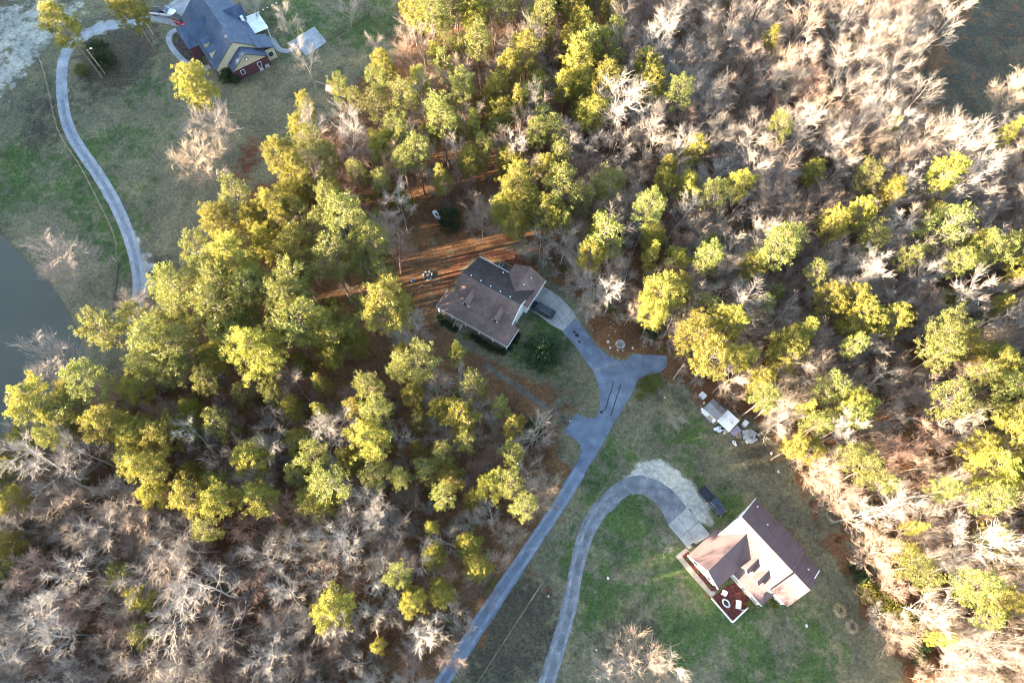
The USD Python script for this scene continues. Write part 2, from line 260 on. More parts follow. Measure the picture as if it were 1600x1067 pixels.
ground_m = M('ground_cover', {
    'g': ('geometry', {}), 'a1': ('attribute', {'attribute': 'cover'}), 'a2': ('attribute', {'attribute': 'soil'}), 's1': ('separate_color', {}), 's2': ('separate_color', {}),
    'nb': ('noise_texture', {'scale': 0.55, 'detail': 6, 'roughness': 0.65}), 'nf': ('noise_texture', {'scale': 2.6, 'detail': 8, 'roughness': 0.75}), 'nw': ('noise_texture', {'scale': 0.11, 'detail': 4}), 'nl': ('noise_texture', {'scale': 5.0, 'detail': 6, 'roughness': 0.8, 'distortion': 0.6}),
    'dorm': ('rgb_ramp', {'ramp': [(0.26, (0.074, 0.069, 0.044)), (0.5, (0.122, 0.112, 0.073)), (0.74, (0.195, 0.174, 0.118))]}),
    'gr': ('rgb_ramp', {'ramp': [(0.28, (0.026, 0.044, 0.015)), (0.52, (0.055, 0.086, 0.028)), (0.74, (0.115, 0.135, 0.055))]}),
    'lit': ('rgb_ramp', {'ramp': [(0.28, (0.034, 0.020, 0.013)), (0.5, (0.125, 0.062, 0.030)), (0.72, (0.26, 0.155, 0.085))]}),
    'cl': ('rgb_ramp', {'ramp': [(0.3, (0.075, 0.030, 0.018)), (0.7, (0.165, 0.066, 0.036))]}),
    'pl': ('rgb_ramp', {'ramp': [(0.3, (0.22, 0.21, 0.19)), (0.7, (0.50, 0.48, 0.435))]}),
    'dk': ('rgb_ramp', {'ramp': [(0.3, (0.028, 0.028, 0.02)), (0.7, (0.10, 0.085, 0.06))]}),
    'o': ('math', {'math_type': 'subtract', 'value2': 0.5}), 'o2': ('math', {'math_type': 'multiply', 'value2': 1.35}),
    **{f'ad{i}': ('math', {'math_type': 'add'}) for i in range(5)}, **{f'st{i}': ('map_range', {'range_type': 'smoothstep', 'from_min': 0.33, 'from_max': 0.67}) for i in range(5)},
    'gadd': ('math', {'math_type': 'multiply_add', 'value2': 0.38}), 'gm': ('map_range', {'from_min': 0.35, 'from_max': 0.7, 'to_min': 0.0, 'to_max': 0.42}),
    **{f'm{i}': ('mix_color', {}) for i in range(5)},
    'na': ('noise_texture', {'scale': 0.17, 'detail': 5, 'roughness': 0.6, 'distortion': 0.8}), 'ra': ('rgb_ramp', {'ramp': [(0.3, (0.72, 0.74, 0.74)), (0.5, (1.1, 1.08, 1.0)), (0.7, (1.55, 1.42, 1.2))]}), 'nc': ('noise_texture', {'scale': 1.5, 'detail': 4, 'roughness': 0.7, 'distortion': 0.5}), 'rc': ('rgb_ramp', {'ramp': [(0.32, (0.68, 0.68, 0.68)), (0.68, (1.3, 1.3, 1.3))]}), 'v1': ('mix', {'mix_type': 'multiply', 'fac': 1.0}), 'v2': ('mix', {'mix_type': 'multiply', 'fac': 1.0}),
    'bp': ('bump', {'strength': 0.9, 'distance': 0.14}), 'p': ('principled_bsdf', {'roughness': 0.9, 'specular_ior_level': 0.15})},
    [('g.position', 'nb.vector'), ('g.position', 'nf.vector'), ('g.position', 'nw.vector'), ('g.position', 'nl.vector'), ('a1.color', 's1.color'), ('a2.color', 's2.color'),
     ('nf.fac', 'dorm.fac'), ('nf.fac', 'gr.fac'), ('nl.fac', 'lit.fac'), ('nf.fac', 'cl.fac'), ('nl.fac', 'pl.fac'), ('nf.fac', 'dk.fac'), ('nb.fac', 'o.value1'), ('o.value', 'o2.value1')]
    + [(a, f'ad{i}.value1') for i, a in enumerate(('gadd.value', 's2.r', 's2.g', 's1.r', 's2.b'))] + [('o2.value', f'ad{i}.value2') for i in range(5)] + [(f'ad{i}.value', f'st{i}.value') for i in range(5)]
    + [('nw.fac', 'gm.value'), ('s1.g', 'gadd.value1'), ('gm.result', 'gadd.value3')]
    + [('dorm.color', 'm0.a'), ('gr.color', 'm0.b'), ('st0.result', 'm0.fac'), ('m0.result', 'm1.a'), ('dk.color', 'm1.b'), ('st1.result', 'm1.fac'), ('m1.result', 'm2.a'), ('cl.color', 'm2.b'), ('st2.result', 'm2.fac'),
       ('m2.result', 'm3.a'), ('lit.color', 'm3.b'), ('st3.result', 'm3.fac'), ('m3.result', 'm4.a'), ('pl.color', 'm4.b'), ('st4.result', 'm4.fac'), ('m4.result', 'v1.color1'), ('g.position', 'na.vector'), ('na.fac', 'ra.fac'), ('ra.color', 'v1.color2'), ('v1.color', 'v2.color1'), ('g.position', 'nc.vector'), ('nc.fac', 'rc.fac'), ('rc.color', 'v2.color2'), ('v2.color', 'p.base_color'), ('nl.fac', 'bp.height'), ('bp.normal', 'p.normal')])
gp = put('ground', (V, FQ), ground_m, smooth=True, kind='structure')
gapi = UsdGeom.PrimvarsAPI(stage.GetPrimAtPath(gp))
gapi.CreatePrimvar('cover', Sdf.ValueTypeNames.Color3fArray, 'vertex').Set(Vt.Vec3fArray.FromNumpy(masks(litter, green, green)))
gapi.CreatePrimvar('soil', Sdf.ValueTypeNames.Color3fArray, 'vertex').Set(Vt.Vec3fArray.FromNumpy(masks(dark, clay, pale)))
water_m = M('pond_water', {'g': ('geometry', {}), 'n': ('noise_texture', {'scale': 1.3, 'detail': 3}), 'n2': ('noise_texture', {'scale': 0.06, 'detail': 3}), 'r': ('rgb_ramp', {'ramp': [(0.3, (0.062, 0.062, 0.044)), (0.7, (0.098, 0.092, 0.064))]}), 'b': ('bump', {'strength': 0.25, 'distance': 0.02}), 'p': ('principled_bsdf', {'roughness': 0.12, 'ior': 1.33})},
            [('g.position', 'n.vector'), ('g.position', 'n2.vector'), ('n2.fac', 'r.fac'), ('r.color', 'p.base_color'), ('n.fac', 'b.height'), ('b.normal', 'p.normal')])
tv, tf = trimesh.creation.triangulate_polygon(POND.buffer(2.0), engine='earcut')
put('pond_water', (np.column_stack([tv, np.full(len(tv), -0.55)]), tf), water_m, kind='structure')

# ------------------------------------------------------------ drives, pads and paths
def surf(name, c0, c1, c2, sb, sf, rough, bump, streak=None):
    nd = {'g': ('geometry', {}), 'n': ('noise_texture', {'scale': sb, 'detail': 5, 'roughness': 0.6}), 'r': ('rgb_ramp', {'ramp': [(0.3, c0), (0.52, c1), (0.72, c2)]}), 'n2': ('noise_texture', {'scale': sf, 'detail': 4, 'roughness': 0.8}), 'r2': ('rgb_ramp', {'ramp': [(0.3, (0.55, 0.55, 0.55)), (0.7, (1.25, 1.25, 1.25))]}),
          'm': ('mix', {'mix_type': 'multiply', 'fac': 1.0}), 'n3': ('noise_texture', {'scale': 1.1, 'detail': 8, 'roughness': 0.78}), 'v': ('voronoi_texture', {'feature': 'distance_to_edge', 'scale': 0.33}), 'vr': ('map_range', {'from_min': 0.0, 'from_max': 0.012, 'to_min': 0.6, 'to_max': 0.0, 'clamp': True}), 'cr': ('mix_color', {'b': (c0[0] * .35, c0[1] * .35, c0[2] * .35)}), 'lr': ('map_range', {'from_min': 0.60, 'from_max': 0.70, 'to_max': 0.55, 'clamp': True}), 'lm': ('mix_color', {'b': (.12, .085, .055)}), 'b': ('bump', {'strength': 0.5, 'distance': bump}), 'p': ('principled_bsdf', {'roughness': rough, 'specular_ior_level': 0.25})}
    return M(name, nd, [('g.position', 'n.vector'), ('g.position', 'n2.vector'), ('n.fac', 'r.fac'), ('n2.fac', 'r2.fac'), ('r.color', 'm.color1'), ('r2.color', 'm.color2'), ('g.position', 'n3.vector'), ('g.position', 'v.vector'), ('v.distance', 'vr.value'), ('vr.result', 'cr.fac'), ('m.color', 'cr.a'), ('cr.result', 'lm.a'), ('n3.fac', 'lr.value'), ('lr.result', 'lm.fac'), ('lm.result', 'p.base_color'), ('n2.fac', 'b.height'), ('b.normal', 'p.normal')])
asphalt_m = surf('asphalt', (0.095, 0.112, 0.148), (0.145, 0.172, 0.222), (0.22, 0.25, 0.30), 0.35, 9, 0.75, 0.02)
worn_m = surf('worn_drive', (0.10, 0.105, 0.115), (0.165, 0.172, 0.185), (0.28, 0.28, 0.28), 0.5, 5, 0.85, 0.03)
conc_w_m = surf('old_concrete', (0.21, 0.22, 0.235), (0.30, 0.312, 0.328), (0.42, 0.425, 0.43), 0.4, 6, 0.8, 0.02)
conc_m = surf('pale_concrete', (0.26, 0.255, 0.24), (0.36, 0.35, 0.325), (0.45, 0.44, 0.41), 0.45, 6, 0.8, 0.015)
tan_conc_m = surf('tan_concrete', (0.25, 0.21, 0.17), (0.34, 0.29, 0.235), (0.42, 0.37, 0.31), 0.5, 6, 0.8, 0.015)
mulch_m = surf('red_mulch', (0.045, 0.012, 0.010), (0.11, 0.028, 0.022), (0.19, 0.06, 0.045), 2.5, 8, 0.9, 0.06)
soil_m = surf('bed_soil', (0.03, 0.024, 0.02), (0.07, 0.055, 0.045), (0.14, 0.11, 0.09), 1.5, 6, 0.9, 0.05)
gravel_m = surf('gravel', (0.16, 0.16, 0.16), (0.28, 0.28, 0.27), (0.42, 0.41, 0.40), 0.6, 7, 0.9, 0.05)
def paving(name, poly, mat, top=0.03, **kw):
    parts = [extrude(g, -0.25, top) for g in (poly.geoms if isinstance(poly, MultiPolygon) else [poly])]
    return put(name, trimesh.util.concatenate(parts), mat, kind='structure', **kw)
wdr = paving('concrete_driveway', DRIVE_W, conc_w_m, 0.030)
paving('gravel_driveway', DRIVE_WN.difference(DRIVE_W), gravel_m, 0.022)
asp = paving('asphalt_driveway', ASPHALT.difference(PAD_A), asphalt_m, 0.030)
worn = paving('worn_driveway', DRIVE_B.difference(PAD_B), worn_m, 0.026)
def track(parent, line, off, w, mat, z, seed):
    l = line.offset_curve(off) if off else line
    q = wob(l.buffer(w, cap_style=2), .14, .5, seed, 1.1)
    put('wheel_track', trimesh.util.concatenate([extrude(g, z - .012, z) for g in (q.geoms if hasattr(q, 'geoms') else [q])]), mat, parent)
asph_light = surf('worn_asphalt', (0.15, 0.175, 0.22), (0.20, 0.23, 0.28), (0.29, 0.315, 0.355), 0.5, 9, 0.75, 0.02)
conc_dark = surf('stained_concrete', (0.15, 0.165, 0.19), (0.20, 0.22, 0.25), (0.28, 0.295, 0.315), 0.5, 6, 0.8, 0.02)
road_mid = LineString(smooth_line(GP([(906, 735), (884, 772), (862, 806), (820, 868), (760, 955), (690, 1068), (580, 1230)])))
for o_, sd in ((-.78, 31), (.78, 32)): track(asp, road_mid, o_, .30, asph_light, .034, sd)
track(wdr, LineString(W_DRIVE_C[int(len(W_DRIVE_C) * .45):]), 0, .42, conc_dark, .034, 33)
for o_, sd in ((-.75, 34), (.75, 35)): track(worn, LineString(smooth_line(GP([(962, 775), (935, 803), (915, 845), (903, 885), (893, 940), (880, 990), (862, 1050), (815, 1200)]))), o_, .26, surf('rutted_drive_%d' % sd, (0.15, 0.155, 0.165), (0.21, 0.215, 0.225), (0.32, 0.32, 0.32), 0.6, 6, 0.85, 0.02), .030, sd)
def panels(name, poly, mat, cuts, top):
    """A slab cast in panels: each panel a part, joints between them."""
    pieces = [poly.buffer(-0.01)]
    for a, b in cuts:
        d = (b - a) / np.linalg.norm(b - a); gap = LineString([a - d * 60, b + d * 60]).buffer(0.025)
        pieces = [g for p in pieces for g in (lambda q: q.geoms if hasattr(q, 'geoms') else [q])(p.difference(gap))]
    base = put(name, extrude(poly, -0.25, top - 0.03), soil_m, kind='structure')
    for p in pieces:
        if p.area > 0.2: put('panel', extrude(p, -0.02, top), mat, base)
    return base
panels('concrete_parking_pad', PAD_A, conc_m, [(G(858, 463), G(893, 508)), (G(842, 492), G(872, 462)), (G(868, 512), G(896, 486))], 0.05)
panels('concrete_garage_pad', PAD_B, conc_m, [(G(1058, 806), G(1090, 850)), (G(1060, 842), G(1092, 815))], 0.05)
panels('concrete_patio', SLAB_C, conc_w_m, [(G(470, 56), G(490, 82))], 0.06)
panels('concrete_walk', WALK_B, tan_conc_m, [(G(1060, 884), G(1088, 866)), (G(1080, 905), G(1105, 895))], 0.05)
paving('garden_walk', WALK_C, conc_w_m, 0.05); paving('garden_walk', WALK_C2, conc_w_m, 0.05)
paving('flower_bed', BED_C.difference(WALK_C), soil_m, 0.02)
paving('mulch_bed', MULCH_B1, mulch_m, 0.06); paving('mulch_terrace', MULCH_B2, mulch_m, 0.05)
paving('worn_footpath', wob(PATH_A, .15, .5, 12), surf('old_path', (0.085, 0.062, 0.044), (0.135, 0.104, 0.075), (0.19, 0.155, 0.115), 0.8, 6, 0.9, 0.03), 0.018)
tar_m = plain('tar', (0.012, 0.012, 0.014), 0.5)
for pts in ([(958.5, 595), (956, 607), (950, 625), (946, 638), (942.5, 642)], [(969.5, 600), (968, 608), (963, 622), (958, 638), (954, 649)]):
    l = LineString(smooth_line(GP(pts), 5)).buffer(0.085)
    put('tar_seam', extrude(wob(l, .02, .3, 3), 0.02, 0.036), tar_m, asp)
for x, y, r in ((897, 519, .28), (901, 523, .4), (903, 526, .2), (905.5, 534, .25), (940, 644, .3)):
    put('oil_stain', extrude(wob(Point(*G(x, y)).buffer(r), .12, .15, int(x)), 0.02, 0.034), tar_m, asp)
# ------------------------------------------------------------ trees: prototypes grown in code
stage.CreateClassPrim('/World/prototypes')
bark_pine = noisy('pine_bark', (0.09, 0.06, 0.045), (0.22, 0.16, 0.12), 5, 0.9, 0.03)
needles_y = leafmat('pine_needles_bright', (0.18, 0.168, 0.026), (0.27, 0.238, 0.045), (0.28, 0.25, 0.04))
needles_g = leafmat('pine_needles_green', (0.115, 0.13, 0.026), (0.19, 0.188, 0.045), (0.21, 0.205, 0.038))
needles_d = leafmat('dark_evergreen_leaves', (0.018, 0.036, 0.012), (0.045, 0.07, 0.02), (0.035, 0.05, 0.012))
rust_leaf = leafmat('rust_leaves', (0.13, 0.05, 0.02), (0.22, 0.095, 0.04), (0.12, 0.05, 0.02))
bark_pale = noisy('pale_bark', (0.20, 0.166, 0.137), (0.325, 0.273, 0.228), 2.5, 0.85, 0, random=0.18)
bark_grey = noisy('grey_bark', (0.20, 0.172, 0.15), (0.35, 0.305, 0.265), 2.5, 0.85, 0, random=0.2)
bark_tan = noisy('tan_bark', (0.21, 0.152, 0.11), (0.34, 0.258, 0.192), 2.5, 0.85, 0, random=0.2)
bark_red = noisy('ruddy_bark', (0.20, 0.12, 0.085), (0.33, 0.215, 0.16), 2.5, 0.85, 0, random=0.2)

def unit(v): return v / (np.linalg.norm(v) + 1e-9)
def leaf_cloud(centres, radii, per, size, rng, flat=0.75):
    """Many small blades, in clumps."""
    n = len(centres) * per; c = np.repeat(centres, per, 0); r = np.repeat(radii, per)[:, None]
    d = rng.normal(size=(n, 3)); d /= np.linalg.norm(d, axis=1, keepdims=True)
    p = c + d * r * (rng.random((n, 1)) ** 0.45) * [1, 1, flat]
    out = d * 0.8 + rng.normal(size=(n, 3)) * 0.6 + [0, 0, 0.25]; out /= np.linalg.norm(out, axis=1, keepdims=True)
    side = np.cross(out, rng.normal(size=(n, 3))); side /= np.linalg.norm(side, axis=1, keepdims=True) + 1e-9
    L = size * (0.6 + 0.8 * rng.random((n, 1))); w = L * 0.32
    v = np.stack([p - side * w, p + side * w, p + out * L], 1).reshape(-1, 3)
    return v, np.arange(3 * n).reshape(-1, 3)
def pine_parts(seed, H=20.0, base=0.5, R=3.3, nl=34, form='round', per=24, size=0.25, clr=0.42):
    rng = np.random.default_rng(seed)
    zs = np.linspace(0, H, 9); wx = np.cumsum(rng.normal(0, 0.10, (9, 2)), 0); wx -= wx[0]
    tp = np.column_stack([wx, zs]); rad = np.interp(zs, [0, 0.3, H], [0.26, 0.21, 0.03])
    tv, tf = tube_arrays(tp[:-1], tp[1:], rad[:-1], rad[1:], 7)
    seg0, seg1, s0, s1, cen, cr = [], [], [], [], [], []
    for i in range(nl):
        u = (i + rng.random()) / nl; z = H * (base + (1 - base) * u * 0.97)
        prof = {'round': math.sin(PI * min(1, 0.22 + u * 0.74)) ** 0.75, 'cone': (1 - u) ** 0.8 + 0.08, 'flat': 0.45 + 0.75 * u if u < 0.75 else 1.02 * (1 - u) / 0.25 + .1}[form]
        L = R * prof * (0.65 + 0.5 * rng.random()); a = i * 2.39996 + rng.normal(0, 0.35)
        up = 0.25 + 0.55 * u; d = unit(np.array([math.cos(a), math.sin(a), up * (0.7 + 0.6 * rng.random())]))
        o = np.array([np.interp(z, zs, tp[:, 0]), np.interp(z, zs, tp[:, 1]), z])
        mid = o + d * L * 0.5; end = mid + unit(d + [0, 0, 0.25]) * L * 0.5
        for q0, q1, r0, r1 in ((o, mid, 0.06, 0.04), (mid, end, 0.04, 0.015)): seg0.append(q0); seg1.append(q1); s0.append(r0); s1.append(r1)
        cen.append(end); cr.append(clr * (0.8 + 0.5 * rng.random()))
        for k in range(max(3, int(L * 3.4))):
            t = 0.42 + 0.58 * rng.random(); q = o + (end - o) * t
            sd = unit(d + rng.normal(0, 0.75, 3) + [0, 0, 0.12]); e = q + sd * (0.55 + 0.65 * rng.random()) * (0.5 + 0.2 * R)
            seg0.append(q); seg1.append(e); s0.append(0.022); s1.append(0.01)
            cen.append(e); cr.append(clr * (0.65 + 0.55 * rng.random()))
    for k in range(4): cen.append(tp[-1] + rng.normal(0, 0.3, 3)); cr.append(clr)
    lv, lf = tube_arrays(np.array(seg0), np.array(seg1), np.array(s0), np.array(s1), 3)
    return (tv, tf), (lv, lf), leaf_cloud(np.array(cen), np.array(cr), per, size, rng)
def bare_parts(seed, H=17.0, R=4.0, fork=0.35, nlimb=9, twig=0.0145, lean=0.0, fine=2, up=0.5):
    rng = np.random.default_rng(seed); thick, thin, fin = [], [], []
    def line(p, d, L, r0, r1, n, wob_, trop, store):
        pts = [p]; dirs = [d]
        for i in range(n):
            d = unit(d + rng.normal(0, wob_, 3) + [0, 0, trop]); p = p + d * L / n; pts.append(p); dirs.append(d)
        rr = np.linspace(r0, r1, n + 1)
        for i in range(n): store.append((pts[i], pts[i + 1], rr[i], rr[i + 1]))
        return np.array(pts), np.array(dirs), rr
    def along(pts, dirs, rr, t):
        x = t * (len(pts) - 1); i = min(int(x), len(pts) - 2); f = x - i
        return pts[i] + (pts[i + 1] - pts[i]) * f, dirs[i + 1], rr[i] + (rr[i + 1] - rr[i]) * f
    def around(d, ang):
        w = unit(np.cross(d, rng.normal(size=3))); return unit(d * math.cos(ang) + w * math.sin(ang))
    d0 = unit(np.array([lean * rng.normal(), lean * rng.normal(), 1.0]))
    tr = line(np.zeros(3), d0, H * (0.80 + 0.05 * rng.random()), 0.0085 * H + 0.03, 0.025, 8, 0.05, 0.05, thick)
    for i in range(nlimb):
        t = fork + (0.97 - fork) * (i + rng.random() * 0.9) / nlimb
        p, d, r = along(*tr, t); a = i * 2.4 + rng.normal(0, 0.4); uu = up + 0.75 * t * rng.random()
        dl = unit(np.array([math.cos(a), math.sin(a), uu])); L1 = min(R * (1.25 - 0.45 * t), (H - p[2]) * 1.6 + 1.2) * (0.75 + 0.45 * rng.random())
        l1 = line(p, dl, L1, max(0.026, r * 0.42), 0.016, 4, 0.12, 0.12, thick)
        n2 = 8
        for j in range(n2):
            t2 = 0.22 + 0.78 * (j + rng.random()) / n2; p2, d2, r2 = along(*l1, min(t2, 1))
            l2 = line(p2, unit(around(d2, 0.4 + 0.4 * rng.random()) + [0, 0, 0.2]), L1 * (0.50 - 0.22 * t2) * (0.7 + 0.6 * rng.random()), r2 * 0.65, 0.010, 3, 0.16, 0.08, thin)
            for k in range(7):
                t3 = 0.15 + 0.85 * (k + rng.random()) / 7; p3, d3, r3 = along(*l2, min(t3, 1)); L3 = (0.55 + 0.85 * rng.random()) * (0.5 + 0.14 * R)
                l3 = line(p3, unit(around(d3, 0.4 + 0.5 * rng.random()) + [0, 0, 0.13]), L3, twig * 1.15, twig * 0.6, 2, 0.12, 0.08, thin)
                for m in range(fine):
                    p4, d4, r4 = along(*l3, 0.2 + 0.8 * rng.random()); q = p4 + around(d4, 0.3 + 0.35 * rng.random()) * (0.25 + 0.45 * rng.random()); fin.append((p4, q, twig * 0.5, twig * 0.25))
    def arr(s, n): a = list(zip(*s)); return tube_arrays(np.array(a[0]), np.array(a[1]), np.array(a[2]), np.array(a[3]), n)
    both = [arr(thin, 3), arr(fin, 3)]; m = MB()
    for v, f in both: m.add(v, f)
    return arr(thick, 5), m.out()
def bush_parts(seed, R=1.0, Hh=1.2, n=45, per=26, size=0.16, cone=False):
    rng = np.random.default_rng(seed); cen, cr, seg = [], [], []
    for i in range(n):
        a = rng.random() * 2 * PI; u = rng.random(); rr = R * math.sqrt(rng.random()) * ((1 - u) ** 0.8 if cone else math.sqrt(max(0.05, 1 - (u - 0.3) ** 2 * 1.6))); z = Hh * (0.12 + 0.88 * u)
        cen.append((rr * math.cos(a), rr * math.sin(a), z)); cr.append(0.26 * min(R, 1.6) * (0.8 + 0.6 * rng.random()) + .05)
        seg.append(((0, 0, 0.05 + z * 0.3), (rr * math.cos(a) * 0.9, rr * math.sin(a) * 0.9, z)))
    s = np.array(seg, float)
    st = tube_arrays(s[:, 0], s[:, 1], np.full(n, 0.02 * R + .005), np.full(n, 0.008), 3)
    return st, leaf_cloud(np.array(cen), np.array(cr), per, size, rng)
PROTO = {}
def proto(key, parts, h, r):
    p = UsdGeom.Xform.Define(stage, '/World/prototypes/' + key)
    for nm, mesh, mat in parts: usdkit.mesh(stage, f'/World/prototypes/{key}/{nm}', mesh, mat)
    PROTO[key] = ('/World/prototypes/' + key, h, r)
def add_pine(key, mat, seed, H, base, R, **kw):
    t, l, c = pine_parts(seed, H, base, R, **kw); proto(key, [('trunk', t, bark_pine), ('limbs', l, bark_pine), ('crown', c, mat)], H, R)
def add_bare(key, mat, seed, H, R, **kw):
    t, tw = bare_parts(seed, H, R, **kw); proto(key, [('trunk', t, mat), ('crown', tw, mat)], H, R)
add_pine('pine_round', needles_y, 1, 20, 0.50, 3.6, nl=46, per=25)
add_pine('pine_full', needles_y, 2, 18, 0.42, 4.2, nl=56, per=25)
add_pine('pine_sparse', needles_g, 3, 21, 0.58, 3.2, nl=30, per=17)
add_pine('pine_narrow', needles_y, 4, 19, 0.45, 2.4, nl=40, form='cone', per=24)
add_pine('pine_flat', needles_g, 5, 20, 0.55, 3.8, nl=38, form='flat', per=19)
add_pine('pine_tall', needles_g, 6, 23, 0.60, 3.0, nl=36, per=19)
add_pine('pine_young', needles_y, 7, 9, 0.15, 2.2, nl=36, form='cone', per=20, clr=0.32)
add_pine('pine_thin', needles_g, 8, 17, 0.45, 2.6, nl=24, per=16)
add_bare('bare_pale', bark_pale, 11, 17, 4.2, nlimb=11)
add_bare('bare_pale_spread', bark_pale, 12, 15, 5.0, fork=0.25, nlimb=12, up=0.2)
add_bare('bare_grey', bark_grey, 13, 17, 4.0, nlimb=11)
add_bare('bare_grey_tall', bark_grey, 14, 20, 3.4, fork=0.4, nlimb=12, up=0.6)
add_bare('bare_tan', bark_tan, 15, 15, 3.8, nlimb=11, fine=2)
add_bare('bare_ruddy', bark_red, 16, 12, 3.2, nlimb=10, fine=2)
add_bare('bare_round', bark_tan, 19, 11, 4.6, fork=0.15, nlimb=23, up=0.32, fine=5, twig=0.0125)
add_bare('bare_dome', bark_pale, 20, 13, 4.8, fork=0.22, nlimb=21, up=0.4, fine=5, twig=0.0125)
add_bare('bare_small', bark_grey, 17, 9, 3.2, fork=0.18, nlimb=11, fine=2, twig=0.010)
bark_brush = noisy('brush_bark', (0.11, 0.075, 0.052), (0.21, 0.155, 0.115), 2.5, 0.85, 0, random=0.25)
add_bare('bare_bushy', bark_brush, 18, 10, 3.6, fork=0.12, nlimb=13, fine=2, up=0.5, twig=0.010)
def add_bush(key, mat, seed, R, Hh, **kw):
    st, c = bush_parts(seed, R, Hh, **kw); proto(key, [('stem', st, bark_pine), ('crown', c, mat)], Hh, R)
add_bush('bush_green', needles_d, 31, 1.0, 1.2); add_bush('bush_olive', needles_g, 32, 1.0, 1.3); add_bush('bush_rust', rust_leaf, 33, 1.4, 2.0, n=40, per=20)
add_bush('bush_bright', needles_y, 36, 1.0, 1.3, n=60)
add_bush('cedar', needles_d, 34, 2.4, 7.5, n=170, per=34, size=0.24, cone=True); add_bush('holly', needles_d, 35, 2.2, 5.0, n=130, per=30, size=0.24)
PHRASE = {'pine_round': 'round yellow-green pine', 'pine_full': 'broad yellow-green pine', 'pine_sparse': 'gappy green pine', 'pine_narrow': 'narrow pointed yellow-green pine', 'pine_flat': 'flat-topped green pine', 'pine_tall': 'tall slim green pine', 'pine_young': 'short young bright pine', 'pine_thin': 'thin-crowned green pine',
          'bare_pale': 'pale leafless tree', 'bare_pale_spread': 'spreading pale leafless tree', 'bare_grey': 'grey leafless tree', 'bare_grey_tall': 'upright grey leafless tree', 'bare_tan': 'tan leafless tree', 'bare_ruddy': 'reddish leafless tree', 'bare_round': 'round dense tan leafless tree', 'bare_dome': 'domed dense pale leafless tree', 'bare_small': 'small grey leafless tree', 'bare_bushy': 'bushy brown leafless tree'}
TREES = []   # (key, x, y, rz, scale xy, scale z, label or None)
def tree_at(key, px, py, rpx, label=None, hs=1.0, z0=None):
    """A tree whose crown is seen at that pixel with that radius."""
    _, H, R = PROTO[key]; zc = 0.72 * H
    for _ in range(3):
        r = rpx * PXM(px, py, zc); s = r / (R * (1.2 if key[0] == 'p' else 0.92)); sz = np.clip(0.45 + 0.55 * s, 0.55, 1.25) * hs; zc = 0.72 * H * sz
    x, y = G(px, py, zc)
    TREES.append((key, x, y, RNG.random() * 2 * PI, s, sz, label))
RNG = random.Random(5)
